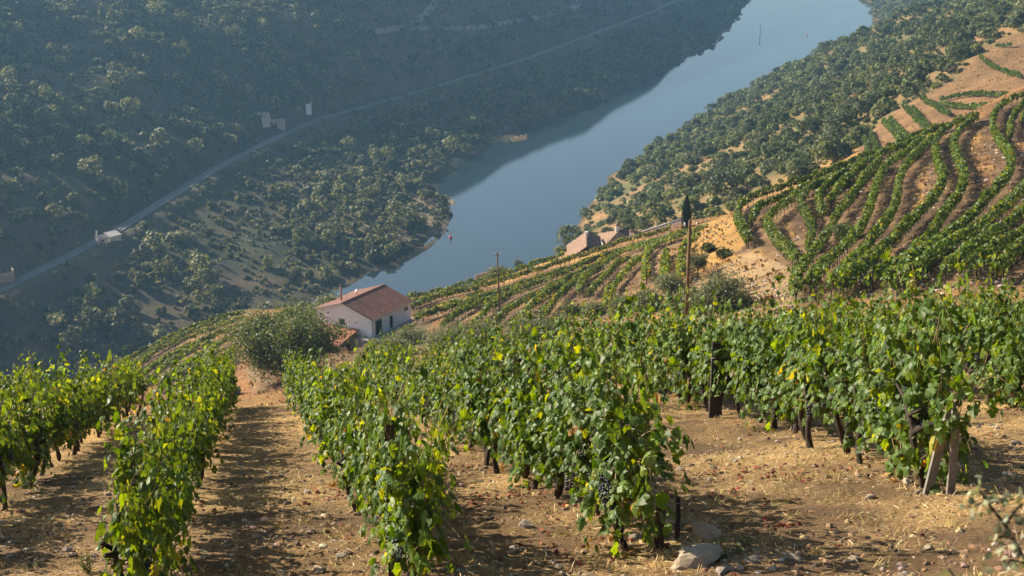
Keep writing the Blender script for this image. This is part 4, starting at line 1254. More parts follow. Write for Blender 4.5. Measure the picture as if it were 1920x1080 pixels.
# the long low building behind
P1, P2, P3 = at_Y(1206, 431, 315), at_z(1277, 411, 67.4), at_z(1314, 415, 67.0)
P1 = (P1[0], P1[1], 67.2)
o3 = np.array([P2[0], P2[1], 62.0])
lb = empty('long_building', tuple(o3)); tag(lb, 'long low building with a plain brown roof behind the cypress', 'building')
def rel(p, dz=0, dx=0, dy=0): return (p[0] - o3[0] + dx, p[1] - o3[1] + dy, p[2] - o3[2] + dz)
M['tile_brown'] = tile_mat('tile_brown', (0.29, 0.17, 0.12), (0.20, 0.12, 0.09), (0.8, 0.6), old=0)
MB().slab([rel(P1), rel(P2), rel(P2, -0.9, 5, -11), rel(P1, -0.9, 5, -11)], 0.2).slab([rel(P2, 0.02), rel(P3, -0.3), rel(P3, -1.2, 3, -10), rel(P2, -0.88, 5.02, -11)], 0.2).build('roof', M['tile_brown'], lb)
MB().solid([rel(P1, -0.25), rel(P2, -0.25), rel(P2, -1.15, 5, -10.6), rel(P1, -1.15, 5, -10.6), rel(P1, -8), rel(P2, -8), rel(P2, -8, 5, -10.6), rel(P1, -8, 5, -10.6)],
           [(0, 1, 2, 3), (7, 6, 5, 4), (0, 4, 5, 1), (1, 5, 6, 2), (2, 6, 7, 3), (3, 7, 4, 0)]).build('wall', M['plaster'], lb)
V, Fq = tubes([[(*rel(P1, 0.05), 0.16), (*rel(P2, 0.05), 0.16)]], 6); link('ridge', np_mesh('ridge', V, Fq, M['white_paint'], True), lb)
# white terrace wall below the first stone house
wp = at_z(1056, 492, 68.2)
tw = empty('terrace_wall', wp, 0.5); tag(tw, 'low white terrace wall at the corner of the stone house', 'wall')
MB().box(-1.6, 1.3, -0.15, 0.15, -1.0, 1.0).build('wall', M['plaster'], tw)
MB().box(-3.6, 1.5, -2.2, -0.151, -1.2, -0.1).build('paving', M['white_paint'], tw)

# ------------------------------------------------------------------ name board on the hillside
def text_mesh(s, size, ext, mat):
    cu = D.curves.new('lettering', 'FONT'); cu.body = s; cu.size = size; cu.extrude = ext; cu.space_character = 1.12
    ob = D.objects.new('lettering_tmp', cu); COL.objects.link(ob)
    dg = bpy.context.evaluated_depsgraph_get(); me = D.meshes.new_from_object(ob.evaluated_get(dg))
    D.objects.remove(ob); D.curves.remove(cu)
    me.materials.clear(); me.materials.append(mat); return me
a_ = np.array(at_Y(891, 530, 290)); b_ = np.array(at_Y(927, 519, 293.5))
sb = empty('name_board', tuple(a_), math.atan2(b_[1] - a_[1], b_[0] - a_[0]))
tag(sb, 'weathered pale board reading QUINTA at the edge above the river', 'sign')
wd = float(np.hypot(*(b_ - a_)[:2])); tilt = (b_[2] - a_[2])
MB().solid([(0, -0.06, -0.1), (wd, -0.06, tilt - 0.1), (wd, 0.06, tilt - 0.1), (0, 0.06, -0.1), (0, -0.06, 1.75), (wd, -0.06, tilt + 1.45), (wd, 0.06, tilt + 1.45), (0, 0.06, 1.75)],
           [(0, 1, 5, 4), (1, 2, 6, 5), (2, 3, 7, 6), (3, 0, 4, 7), (4, 5, 6, 7), (0, 3, 2, 1)]).build('panel', flat('board_paint', (0.42, 0.37, 0.34), 0.8, 0.15, 1.5, 0, 0), sb)
tm = text_mesh('QUINTA', 0.95, 0.02, flat('letter_paint', (0.16, 0.13, 0.12), 0.8, 0.2, 2, 0, 0))
lt = link('lettering', tm, sb, (0.45, -0.085, 0.55 + tilt * 0.1), (math.pi / 2, -math.atan2(tilt - 0.1, wd), 0))
for xx in (0.12, wd - 0.15):
    MB().box(xx - 0.06, xx + 0.06, 0.07, 0.19, -2.2, 1.3 + tilt * xx / wd).build('post', M['post_grey'], sb)
# ------------------------------------------------------------------ railway, tracks and ruins on the far bank
def ground_z(x, y): return float(H(np.array([x]), np.array([y]))[0])
def strip(name, P, w, lift, mat, flatz=None, kind='structure', lat=0.0, thick=0.25):
    """a ribbon with thickness laid along P"""
    P = np.asarray(P, float); T = np.gradient(P, axis=0); T /= np.linalg.norm(T, axis=1, keepdims=True)
    Nn = np.stack([-T[:, 1], T[:, 0]], 1)
    rows = []
    for o_ in (lat - w / 2, lat - w / 6, lat + w / 6, lat + w / 2):
        q = P + Nn * o_
        z = H(q[:, 0], q[:, 1]) if flatz is None else np.full(len(q), flatz)
        rows.append(np.column_stack([q, z + lift]))
    k = len(P); V = np.vstack(rows + [rows[0] - (0, 0, thick), rows[3] - (0, 0, thick)])
    i = np.arange(k - 1)
    Fq = [np.stack([i + a * k, i + a * k + 1, i + b * k + 1, i + b * k], 1)[:, ::-1] for a, b in ((0, 1), (1, 2), (2, 3), (3, 5), (4, 0))]
    return link(name, np_mesh(name, V, np.vstack(Fq), mat, False))
M['ballast'] = flat('ballast', (0.155, 0.155, 0.155), 0.95, 0.25, 0.8, 0.4, 0.05)
M['rail_steel'] = flat('rail_steel', (0.22, 0.23, 0.24), 0.35, 0.1, 2, 0, 0, metallic=0.8)
M['gravel_road'] = flat('gravel_road', (0.24, 0.20, 0.16), 0.95, 0.15, 0.3, 0.3, 0.05)
RP, _ = resample(smooth_px(RW, 8), 4.0)
b_ = strip('railway_bed', RP, 4.4, 0.35, M['ballast'], RAIL_Z, thick=0.6); tag(b_, kind='structure')
for k, o_ in enumerate((-0.83, 0.83)):
    s_ = strip('railway_rail', RP, 0.12, 0.55, M['rail_steel'], RAIL_Z, lat=o_, thick=0.18); tag(s_, kind='structure')
for pts in ([(700, 60), (760, 52), (790, 34), (806, 16), (824, -6)], [(760, 52), (800, 54), (900, 52), (1000, 34), (1060, 20), (1086, 10), (1078, -4)]):
    Q = smooth_px(pts, 8); Wd = hit(Q[:, 0], Q[:, 1], 500, 2200, 500)[:, :2]
    P, _ = resample(Wd, 5.0)
    s_ = strip('gravel_road', P, 3.2, 0.25, M['gravel_road'], None, thick=0.8); tag(s_, kind='structure')

def ruin(px, py, rot, label, build, y0=380, name='ruined_house', cat='ruin'):
    w = hit([px], [py], y0, 1800, 900)[0]
    t = empty(name, (w[0], w[1], w[2]), rot); tag(t, label, cat); build(t); return t
def r1b(t):
    # roofless box with a window and door gap, front to the camera
    m = MB(); h = 4.2
    m.box(-3.4, -1.6, -2.6, -2.2, -2, h).box(-1.6, -0.7, -2.6, -2.2, 2.4, h).box(-0.7, 1.2, -2.6, -2.2, -2, h - 0.4).box(1.2, 2.0, -2.6, -2.2, -2, 1.4).box(2.0, 3.0, -2.6, -2.2, -2, h - 0.8)
    m.build('wall', M['old_plaster'], t)
    MB().box(3.0, 3.4, -2.6, 4, -2, 3.0).box(-3.8, -3.4, -2.6, 5, -2, h).box(-3.4, 3.0, 3.6, 4.0, -2, 3.4).build('wall', M['old_plaster'], t)
    MB().box(-1.6, -0.7, -2.35, -2.25, 0, 2.4).build('doorway', M['gap_black'], t)  # black sheet standing in for the unlit inside of the door gap
    MB().slab([(-3.8, 0.5, h), (-1.5, 0.5, h + 0.6), (-1.5, 5, h + 0.6), (-3.8, 5, h)], 0.15).build('roof_remnant', M['tile_old'], t)
ruin(522, 238, 0.15, 'ruined white house without a roof beside the railway line', r1b)
def r2b(t):
    m = MB()
    for i in range(12):
        m.box(-6.5 + i, -5.5 + i, -0.25, 0.25, -2.5, 2.6 + 0.7 * math.sin(i * 1.7) + (1.0 if i < 6 else 0.3))
    m.build('wall', M['old_plaster'], t)
    MB().box(-6.5, -6.0, 0.25, 4.5, -2.5, 2.4).build('wall', M['old_plaster'], t)
ruin(492, 225, 2.35, 'long crumbling wall left of the ruined white house', r2b, name='ruined_wall', cat='wall')
def r3b(t):
    MB().box(-4.6, -1.2, -0.2, 0.2, -3, 2.9).box(-4.6, -4.2, 0.2, 3, -3, 2.0).build('wall', M['old_plaster'], t)
    MB().box(1.6, 4.2, -0.2, 0.2, -1, 4.6).box(4.2, 4.5, -0.2, 3, -1, 5.0).box(2.0, 2.8, -0.22, -0.201, 0.6, 2.6).build('wall', M['plaster'], t)
ruin(568, 212, 0.25, 'two broken white wall fragments right of the ruined house', r3b, name='ruined_wall', cat='wall')
def r4b(t):
    MB().box(-1.7, 1.7, -1.6, 1.6, -1.5, 2.3).build('wall', M['old_plaster'], t)
    MB().slab([(-2, -1.9, 2.3), (2, -1.9, 2.3), (2, 0, 3.1), (-2, 0, 3.1)], 0.12).slab([(-2, 0, 3.1), (2, 0, 3.1), (2, 1.9, 2.3), (-2, 1.9, 2.3)], 0.12).build('roof', M['concrete'], t)
    MB().box(-1.4, -0.9, 0.2, 0.7, 2.4, 4.6).build('chimney', M['old_plaster'], t)
    MB().box(-0.4, 0.5, -1.64, -1.601, -0.2, 1.7).build('doorway', M['gap_black'], t)  # black panel painted as the dark inside of the hut
ruin(190, 456, 0.6, 'small pale railway hut with a chimney beside the track', r4b, 330, 'railway_hut', 'hut')
def r5b(t):
    MB().slab([(-2.6, -1.8, 1.9), (2.6, -1.8, 1.9), (2.6, 1.8, 2.9), (-2.6, 1.8, 2.9)], 0.15).build('roof', M['old_plaster'], t)
    MB().box(-2.4, 2.4, -1.6, 1.6, -1.5, 1.75).build('wall', M['old_plaster'], t)
ruin(212, 450, 0.9, 'low shed with a pale lean-to roof right of the railway hut', r5b, 330, 'railway_shed', 'shed')
def r6b(t):
    MB().box(-3.2, 2.6, -0.3, 0.3, -2, 3.6).box(2.6, 3.0, -0.3, 3, -2, 4.4).build('wall', M['stone_grey'], t)
ruin(10, 532, 0.5, 'grey stone retaining wall above the railway at the left edge', r6b, 330, 'stone_wall', 'wall')

# ------------------------------------------------------------------ things on the water
def buoy(px, py, label):
    p = at_z(px, py, 0)
    t = empty('buoy', p); tag(t, label, 'buoy')
    tube_obj('float', [[(0, 0, -0.5, 0.35), (0, 0, 0.0, 0.62), (0, 0, 0.5, 0.62), (0, 0, 0.75, 0.35)]], M['buoy_red'], t, 10)
    tube_obj('mast', [[(0, 0, 0.75, 0.09), (0, 0, 1.9, 0.07)]], M['buoy_red'], t, 6)
    tube_obj('topmark', [[(0, 0, 1.9, 0.05), (0, 0, 2.0, 0.28), (0, 0, 2.35, 0.28), (0, 0, 2.45, 0.05)]], M['buoy_red'], t, 8)
M['buoy_red'] = flat('buoy_red', (0.60, 0.05, 0.05), 0.5, 0.1, 3, 0, 0)
buoy(845, 446, 'red buoy floating off the bushy point')
buoy(1513, 66, 'tiny red buoy far up the river')
p = at_z(1425, 66, 0)
t = empty('marker_pole', p); tag(t, 'thin dark pole standing in the water far up the river', 'pole')
tube_obj('pole', [[(0, 0, -2, 0.25), (0, 0, 8.5, 0.20)]], M['post_dark'], t, 6)
tube_obj('crosspiece', [[(-0.8, 0, 7.4, 0.12), (0.8, 0, 7.4, 0.12)]], M['post_dark'], t, 6)
def rock_mesh(seed, sub=3, flatn=0.65, rough_=0.28, mat=None):
    bm = bmesh.new(); bmesh.ops.create_icosphere(bm, subdivisions=sub, radius=1.0)
    v = np.array([q.co[:] for q in bm.verts]); f = np.array([[q.index for q in fc.verts] for fc in bm.faces]); bm.free()
    r = np.random.default_rng(seed)
    for _ in range(7):                             # cleave with a few planes
        n = rand_unit(1, r)[0]; d = r.uniform(0.55, 0.85); h_ = v @ n
        v = v - np.maximum(h_ - d, 0)[:, None] * n * 0.92
    v = v * (1 + rough_ * fbm(v[:, 0] + 2 * v[:, 2], v[:, 1] - v[:, 2] + seed, 0.7, 3, seed)[:, None])
    v[:, 2] *= flatn
    return np_mesh('rock', v, f, mat or M['rock'], False)
M['rock'] = flat('rock', (0.36, 0.30, 0.24), 0.9, 0.35, 5, 0.6, 0.03)
M['rock_pale'] = flat('rock_pale', (0.44, 0.35, 0.25), 0.9, 0.25, 6, 0.7, 0.02)
M['rock_dark'] = flat('rock_dark', (0.13, 0.105, 0.085), 0.95, 0.35, 6, 0.6, 0.02)
p = at_z(1410, 178, 0.1)
o = link('river_rock', rock_mesh(5, mat=M['rock_dark']), None, p, (0, 0, 0.3), (4.2, 2.2, 1.3)); tag(o, 'dark rock in the water beside the near bank', 'rock')
o = link('river_rock', rock_mesh(6, mat=M['rock_dark']), None, (p[0] - 6, p[1] - 2, 0), (0, 0, 1.3), (1.6, 0.9, 0.5)); tag(o, 'small dark rock just left of the larger river rock', 'rock')
p = at_z(1480, 146, 1)
for k, (dx, dy, s_) in enumerate([(0, 0, 2.0), (7, 3, 1.6)]):
    o = link('riverside_tree', bush_near[4][0], None, (p[0] + dx, p[1] + dy, -0.6), (0, 0, k), s_); tag(o, ('big' if k == 0 else 'smaller') + ' dark tree jutting out over the water', 'tree')

# ------------------------------------------------------------------ wooden power poles
def pole(px_t, py_t, base, r_, label):
    Y = base[1]; top = at_Y(px_t, py_t, Y)
    t = empty('power_pole', base); tag(t, label, 'pole')
    h = top[2] - base[2]
    tube_obj('pole', [[(0, 0, -0.5, r_ * 1.15), ((top[0] - base[0]) * 0.5, 0, h * 0.5, r_), (top[0] - base[0], 0, h, r_ * 0.8)]], M['pole_wood'], t, 10)
    tx = top[0] - base[0]
    tube_obj('crossarm', [[(tx - 0.32, 0, h - 0.35, r_ * 0.3), (tx + 0.42, 0, h - 0.30, r_ * 0.3)]], M['dark_metal'], t, 6)
    for dx in (-0.28, 0.36):
        tube_obj('insulator', [[(tx + dx, 0, h - 0.33, 0.03), (tx + dx, 0, h - 0.22, 0.055), (tx + dx, 0, h - 0.12, 0.03)]], M['white_paint'], t, 8)
M['pole_wood'] = flat('pole_wood', (0.15, 0.09, 0.05), 0.8, 0.35, 2.5, 0.4, 0.02)
bx, by = at_Y(1285, 640, 73)[:2]
pole(1294, 413, (bx, by, ground_z(bx, by)), 0.098, 'tall brown wooden pole rising behind the near vines')
b2 = hit([938], [607], 110, 400, 600)[0]
pole(932, 473, tuple(b2), 0.11, 'thin wooden pole standing among the vine rows')
# ------------------------------------------------------------------ trees and bushes of the middle ground
OLV = [(0.11, 0.135, 0.062), (0.17, 0.195, 0.10), (0.07, 0.09, 0.04), (0.24, 0.25, 0.15)]
DKG = [(0.065, 0.105, 0.030), (0.11, 0.155, 0.045), (0.036, 0.058, 0.022), (0.20, 0.22, 0.065)]
def gpos(px, py, y0, y1=700):
    w = hit([px], [py], y0, y1, 700)[0]; return (float(w[0]), float(w[1]), float(w[2]))
p = gpos(540, 704, 90)
tree('big_tree', 'big bushy tree with dark green crown left of the white house', 'tree', p, 301, 9.6, 7.6, 0.28, 62000, 0.27, DKG + OLV[:2], (3, 5, 2, 3, 3, 3), M['olive_leaf'], clump=1.7, n_limbs=9, fork=0.14)
for i, (px, py, y0, h, sp, nl, lf, pal_, lab) in enumerate([
    (575, 610, 190, 6.0, 5.0, 7000, 0.30, OLV, 'grey green willow-like bush directly behind the white house'),
    (618, 596, 190, 4.6, 4.0, 5000, 0.30, OLV, 'smaller grey green bush at the back corner of the white house'),
    (1352, 590, 85, 3.5, 3.4, 9000, 0.16, OLV, 'large grey green olive bush beside the bare pad'),
    (1298, 598, 85, 2.9, 3.0, 7000, 0.16, OLV, 'grey olive bush just right of the tall brown pole'),
    (1215, 585, 95, 2.8, 3.0, 6000, 0.17, OLV, 'spreading grey olive bush left of the tall brown pole'),
    (1255, 552, 95, 2.4, 2.4, 4000, 0.17, OLV, 'pale olive bush behind the tall brown pole'),
    (1165, 592, 95, 2.3, 2.6, 4500, 0.17, OLV, 'low olive bush at the foot of the slope rows'),
    (1308, 522, 85, 2.7, 1.3, 1800, 0.15, OLV, 'small young olive tree on the golden bank'),
    (1075, 594, 95, 1.9, 1.9, 2600, 0.17, DKG, 'round dark bush between the slope rows'),
    (1113, 594, 95, 2.2, 2.2, 3200, 0.17, OLV, 'round grey bush beside the dark round bush'),
    (985, 645, 95, 3.4, 4.4, 8000, 0.18, OLV, 'low grey olive bush behind the middle vines'),
    (905, 650, 95, 3.5, 4.6, 8000, 0.18, OLV, 'broad grey olive bush at the foot of the thin pole'),
    (835, 655, 105, 3.3, 4.6, 8000, 0.18, OLV, 'broad grey olive bush right of the house terrace'),
    (772, 648, 110, 3.2, 3.8, 7000, 0.18, OLV, 'olive bush at the right corner of the house'),
    (650, 715, 90, 1.8, 2.0, 3000, 0.16, DKG, 'small green bush below the open shed'),
    (1585, 452, 85, 2.2, 2.2, 4200, 0.15, DKG, 'leafy bush growing between the curved terrace rows'),
    (935, 520, 230, 2.6, 2.4, 2400, 0.28, OLV, 'dark round bush beside the name board'),
    (972, 496, 230, 2.0, 3.0, 2400, 0.28, OLV, 'pale scrubby bush above the name board'),
    (440, 740, 60, 1.2, 1.4, 1800, 0.12, DKG, 'small bright bush where the sandy lane ends'),
    (870, 640, 120, 2.6, 3.4, 6000, 0.18, OLV, 'middle one of the grey olive bushes below the slope rows'),
    (745, 668, 110, 2.8, 3.4, 6000, 0.18, OLV, 'olive bush standing just below the house terrace'),
    (1045, 625, 95, 2.4, 3.0, 5000, 0.17, OLV, 'thin grey bush under the lower end of the slope rows'),
    (905, 533, 230, 1.6, 1.6, 1200, 0.25, DKG, 'small bush under the name board')]):
    p = gpos(px, py, y0)
    tree('bush' if h < 3.4 else 'olive_tree', lab, 'bush' if 'bush' in lab else 'tree', p, 320 + i, h, sp * 0.8, 0.05 + h * 0.012, int(nl * 1.7), lf, pal_, (3, 4, 2, 2), M['olive_leaf'], clump=0.28 * sp, n_limbs=6,
         fork=0.10 if 'young' not in lab else 0.38, levels=1)
# spiky agave clumps on the golden bank
def agave(px, py, n, ln, label, seed):
    p = gpos(px, py, 100, 260); r = np.random.default_rng(seed)
    t = empty('agave', p); tag(t, label, 'plant')
    pos = np.tile([[0, 0, 0.1]], (n, 1)) + r.normal(size=(n, 3)) * (0.3, 0.3, 0.05); a = r.uniform(0, 6.28, n); e = r.uniform(0.25, 1.4, n)
    tip = np.stack([np.cos(a) * np.cos(e), np.sin(a) * np.cos(e), np.sin(e)], 1); nr = np.stack([-np.cos(a) * np.sin(e), -np.sin(a) * np.sin(e), np.cos(e)], 1)
    V, Fc, k = place_leaves((np.array([(0, 0.09, 0), (0.5, 0.10, 0.02), (1, 0, -0.05), (0.5, -0.10, 0.02), (0, -0.09, 0)]), np.array([(0, 4, 3, 1), (1, 3, 2, 2)])[:1]), pos, nr, tip, ln * r.uniform(0.6, 1.2, n))
    V2, F2, k2 = place_leaves((np.array([(0.5, 0.10, 0.02), (1, 0, -0.05), (0.5, -0.10, 0.02)]), np.array([(0, 2, 1)])), pos, nr, tip, ln * r.uniform(0.6, 1.2, n))
    c = pal([(0.06, 0.08, 0.035), (0.12, 0.14, 0.06)], (1, 1), n, 0.2, r)
    link('leaves', np_mesh('leaves', V, Fc, M['olive_leaf'], False, np.repeat(c, k, 0)), t)
agave(1328, 472, 150, 1.5, 'spiky dark green plant on the golden bank', 1)
agave(1358, 482, 150, 1.4, 'sprawling spiky plant right of the first spiky plant', 2)
# cypress
p = gpos(1286, 428, 150)
t = empty('cypress_tree', p); tag(t, 'slender dark cypress on the skyline above the long roof', 'tree')
r = np.random.default_rng(8); n = 5200; hgt = 7.5
u = r.uniform(0, 1, n) ** 0.8; a = r.uniform(0, 6.28, n); rad = 0.86 * np.sin(np.clip(u * 1.15 + 0.12, 0, 1.02) * math.pi) ** 0.6 * (1 - 0.55 * u) * r.uniform(0.75, 1.08, n)
rad = np.maximum(rad, 0.05)
pos = np.stack([np.cos(a) * rad, np.sin(a) * rad, -0.9 + u * hgt], 1); out = np.stack([np.cos(a), np.sin(a), np.full(n, 0.25)], 1)
V, Fc, k = place_leaves(LEAF_N, pos, out + 0.5 * rand_unit(n, r), np.tile([[0, 0, 1.0]], (n, 1)) + 0.35 * rand_unit(n, r), 0.42 * r.uniform(0.6, 1.3, n))
link('crown', np_mesh('crown', V, Fc, M['olive_leaf'], False, np.repeat(pal([(0.016, 0.032, 0.014), (0.03, 0.05, 0.02)], (2, 1), n, 0.2, r), k, 0)), t)
tube_obj('trunk', [[(0, 0, -0.3, 0.18), (0, 0, 6.2, 0.03)]], M['bark'], t, 6)
# ------------------------------------------------------------------ posts, wires, stones and litter of the near field
def near_at(px, py, h=0.0):
    """place on the near field seen at a picture position"""
    a, b = ray(px, py)
    Y = (PH - h) / (-b - PA + PB * a)
    for _ in range(6):
        g = ground_z(a * Y, Y) + h
        Y = Y + (g - (CAM_Z + b * Y)) / (b + PA) if False else (g - CAM_Z) / b
    return (a * Y, Y, ground_z(a * Y, Y))
M['post_brown'] = flat('post_brown', (0.09, 0.055, 0.035), 0.95, 0.4, 18, 0.8, 0.01)
def stake(px_b, py_b, py_t, w, mat, label, lean=(0, 0), base=None, group=None, pull=0.0):
    p = base or near_at(px_b, py_b)
    fx = 1 - pull / p[1]; p = (p[0] * fx, p[1] * fx, ground_z(p[0] * fx, p[1] * fx))
    a, b = ray(px_b, py_t); top = CAM_Z + b * p[1] - p[2]
    t = empty('wooden_stake', p); tag(t, label, 'stake', group)
    m = MB(); h = top; lx, ly = lean
    v = [(-w, -w * 0.6, -0.3), (w, -w * 0.6, -0.3), (w, w * 0.6, -0.3), (-w, w * 0.6, -0.3)]
    v += [(x * 0.96 + lx * 0.5 + 0.008, y + ly * 0.5, h * 0.5) for x, y in ((-w, -w * 0.6), (w, -w * 0.6), (w, w * 0.6), (-w, w * 0.6))]
    v += [(-w * 0.9 + lx, -w * 0.6 + ly, h), (w * 0.9 + lx, -w * 0.55 + ly, h - 0.03), (w * 0.85 + lx, w * 0.6 + ly, h - 0.05), (-w * 0.9 + lx, w * 0.6 + ly, h - 0.01)]
    m.solid(v, [(0, 3, 2, 1), (8, 9, 10, 11)] + [(i + 4 * j, (i + 1) % 4 + 4 * j, (i + 1) % 4 + 4 + 4 * j, i + 4 + 4 * j) for j in (0, 1) for i in range(4)])
    m.build('post', mat, t)
    tube_obj('wire_tie', [[(lx * 0.8 - w * 1.1, ly * 0.8 - w * 0.8, h * 0.8, 0.004), (lx * 0.8 + w * 1.1, ly * 0.8 - w * 0.8, h * 0.8 + 0.01, 0.004)]], M['wire'], t, 4)
    return p
M['wire'] = flat('wire', (0.35, 0.33, 0.30), 0.5, 0.1, 3, 0, 0, metallic=0.7)
stake(262, 1075, 845, 0.035, M['post_dark'], 'dark stake poking from the end vine left of the lane', pull=0.5)
stake(737, 1068, 778, 0.038, M['post_dark'], 'tall black stake in front of the end vine right of the lane', pull=0.6)
stake(1232, 1030, 925, 0.04, M['post_brown'], 'short stout stake beside the trunk behind the foreground rocks', (0.02, 0))
stake(1268, 1015, 925, 0.02, M['post_dark'], 'thin dark stake above the foreground rocks')
stake(1732, 915, 752, 0.042, M['post_grey'], 'grey weathered stake leaning right in the right-hand row', (0.22, 0.05), pull=0.45)
stake(1783, 920, 768, 0.038, M['post_grey'], 'upright grey stake next to the leaning grey one', (-0.03, 0), pull=0.4)
stake(1338, 778, 640, 0.085, M['post_dark'], 'thick dark post between the rock row and the right row', pull=0.5)
stake(985, 852, 792, 0.075, M['post_dark'], 'short broad dark post among the trunks of the rock row', pull=0.3)
stake(972, 800, 668, 0.07, M['post_dark'], 'dark board-like post top showing above the middle vines', pull=0.9)
stake(312, 880, 742, 0.04, M['post_dark'], 'small dark stake top in the row left of the lane')
# trellis wires strung through the rows
for i, (path, word, yel) in enumerate(NEAR_ROWS[2:9]):
    P, s = resample(np.array(path, float), 2.5)
    pts = [(x, y, ground_z(x, y) + 1.02 + 0.02 * math.sin(k), 0.0035) for k, (x, y) in enumerate(P)]
    o0 = pts[0]; loc = (o0[0], o0[1], o0[2] - 1.02)
    V, Fq = tubes([[(a - loc[0], b - loc[1], c - loc[2], d) for a, b, c, d in pts]], 4)
    t = link('trellis_wire', np_mesh('trellis_wire', V, Fq, M['wire']), None, loc)
    tag(t, 'thin wire running through the %s' % word, 'wire', 'trellis wires of the near rows')

ROCKS = [rock_mesh(40 + i, 3, 0.6, 0.3, M['rock_pale']) for i in range(4)]
ROCKS_D = [rock_mesh(50 + i, 2, 0.6, 0.3, M['rock']) for i in range(4)]
def rock(px, py, size, label, k=0, pale=True, dz=0.0, sx=1.0, rz=0.0, tilt=0.0):
    p = near_at(px, py)
    o = link('rock', (ROCKS if pale else ROCKS_D)[k % 4], None, (p[0], p[1], p[2] + size * 0.25 + dz), (tilt, tilt * 0.5, rz), (size * sx, size * 0.8, size)); tag(o, label, 'rock'); return p
rock(1312, 1054, 0.20, 'broad flat pale boulder half buried under the smaller rock', 1, True, -0.04, 1.35, 0.4)
o = rock(1322, 1036, 0.105, 'rounded pale rock lying on top of the flat boulder', 2, True, 0.16, 1.15, -0.4, 0.25)
for i, (px, py, s_, lab, pale) in enumerate([
    (1412, 1054, 0.075, 'brown stone on the soil right of the flat boulder', False), (1352, 1075, 0.07, 'dark stone at the bottom edge below the boulder', False),
    (1485, 1048, 0.085, 'long pale stone on the soil right of the boulder', True), (1600, 1052, 0.06, 'small white stone near the bottom right', True),
    (1388, 1068, 0.04, 'tiny pale stone between two dark stones', True), (1632, 934, 0.06, 'pale stone on the straw before the grey stakes', True),
    (1700, 905, 0.07, 'flat stone at the foot of the leaning grey stake', True), (1905, 832, 0.07, 'grey stone at the far right edge', False),
    (1740, 1030, 0.05, 'small stone in the lower right straw', True), (576, 925, 0.07, 'dark stone in the middle of the sandy lane', False),
    (538, 945, 0.055, 'second dark stone in the sandy lane, nearer', False), (127, 972, 0.055, 'white stone on the soil at lower left', True),
    (202, 930, 0.06, 'pale stone near the vines at lower left', True), (963, 1034, 0.07, 'flat pale stone in the central shade', True),
    (985, 988, 0.10, 'dark clod in the shade left of the rock row', False), (1190, 1012, 0.09, 'pale stone behind the end trunk', True),
    (600, 1072, 0.09, 'flat pale stone at the bottom of the lane', True), (585, 1000, 0.05, 'small pale stone in the lane near the bottom', True),
    (1450, 1068, 0.05, 'pebble at the bottom edge right of centre', True), (640, 1045, 0.06, 'grey stone beside the second row end', False)]):
    rock(px, py, s_ * 0.8, lab, i, pale, 0, 1.3, i * 1.3)

# gravel, straw, fallen leaves, dry grass: nobody could count them
r = np.random.default_rng(77)
def field_points(n, y0=8.0, y1=42.0, power=1.0):
    Y = y0 * (y1 / y0) ** (r.uniform(0, 1, n) ** power); X = Y * r.uniform(-0.44, 0.44, n)
    return X, Y
# gravel
n = 11000; X, Y = field_points(n, 8.3, 34); g = fbm(X, Y, 3.0, 3, 91); k = (r.random(n) < 0.35 + 0.9 * g); X, Y = X[k], Y[k]; n = len(X)
Z = H(X, Y); s_ = 0.008 + 0.034 * r.random(n) ** 4 + 0.008 * r.random(n)
oc_v = ICO[0]; V = oc_v[None] * np.stack([s_ * r.uniform(0.8, 1.6, n), s_ * r.uniform(0.7, 1.2, n), s_ * 0.6], 1)[:, None, :]
V = V * (1 + 0.35 * (r.random((n, len(oc_v), 1)) - 0.5)); a = r.uniform(0, 6.28, n); ca, sa = np.cos(a)[:, None], np.sin(a)[:, None]
V = np.stack([V[:, :, 0] * ca - V[:, :, 1] * sa + X[:, None], V[:, :, 0] * sa + V[:, :, 1] * ca + Y[:, None], V[:, :, 2] + Z[:, None] + s_[:, None] * 0.25], 2)
Fc = ICO[1][None] + (np.arange(n) * len(oc_v))[:, None, None]
M['litter'] = leaf_mat('litter', 0.05, 0.9, (1.2, 1.1, 0.8), 0.0, 0.15)
o = link('gravel', np_mesh('gravel', V.reshape(-1, 3), Fc.reshape(-1, 3), M['litter'], False, np.repeat(pal([(0.40, 0.32, 0.24), (0.24, 0.18, 0.13), (0.50, 0.42, 0.32), (0.16, 0.12, 0.09)], (3, 5, 0.6, 3), n, 0.2, r), len(oc_v), 0)))
tag(o, 'loose gravel and small stones scattered over the dry soil', 'gravel', None, 'stuff')
# clods of earth
n = 9000; X, Y = field_points(n, 8.2, 30); g = fbm(X, Y, 1.7, 3, 95); k = (r.random(n) < 0.4 + 1.1 * g); X, Y = X[k], Y[k]; n = len(X)
Z = H(X, Y); s_ = 0.010 + 0.026 * r.random(n) ** 2.5; a = r.uniform(0, 6.28, n); ca, sa = np.cos(a)[:, None], np.sin(a)[:, None]
V = ICO[0][None] * np.stack([s_ * r.uniform(1.0, 1.9, n), s_, s_ * r.uniform(0.45, 0.8, n)], 1)[:, None, :] * (1 + 0.6 * (r.random((n, len(ICO[0]), 1)) - 0.5))
V = np.stack([V[:, :, 0] * ca - V[:, :, 1] * sa + X[:, None], V[:, :, 0] * sa + V[:, :, 1] * ca + Y[:, None], V[:, :, 2] + Z[:, None] + s_[:, None] * 0.1], 2)
Fc = ICO[1][None] + (np.arange(n) * len(ICO[0]))[:, None, None]
o = link('soil_clods', np_mesh('soil_clods', V.reshape(-1, 3), Fc.reshape(-1, 3), M['litter'], False, np.repeat(pal([(0.24, 0.15, 0.085), (0.17, 0.11, 0.065), (0.33, 0.22, 0.12)], (3, 3, 2), n, 0.2, r), len(ICO[0]), 0)))
tag(o, 'crumbled clods of brown earth between the near rows', 'soil', None, 'stuff')
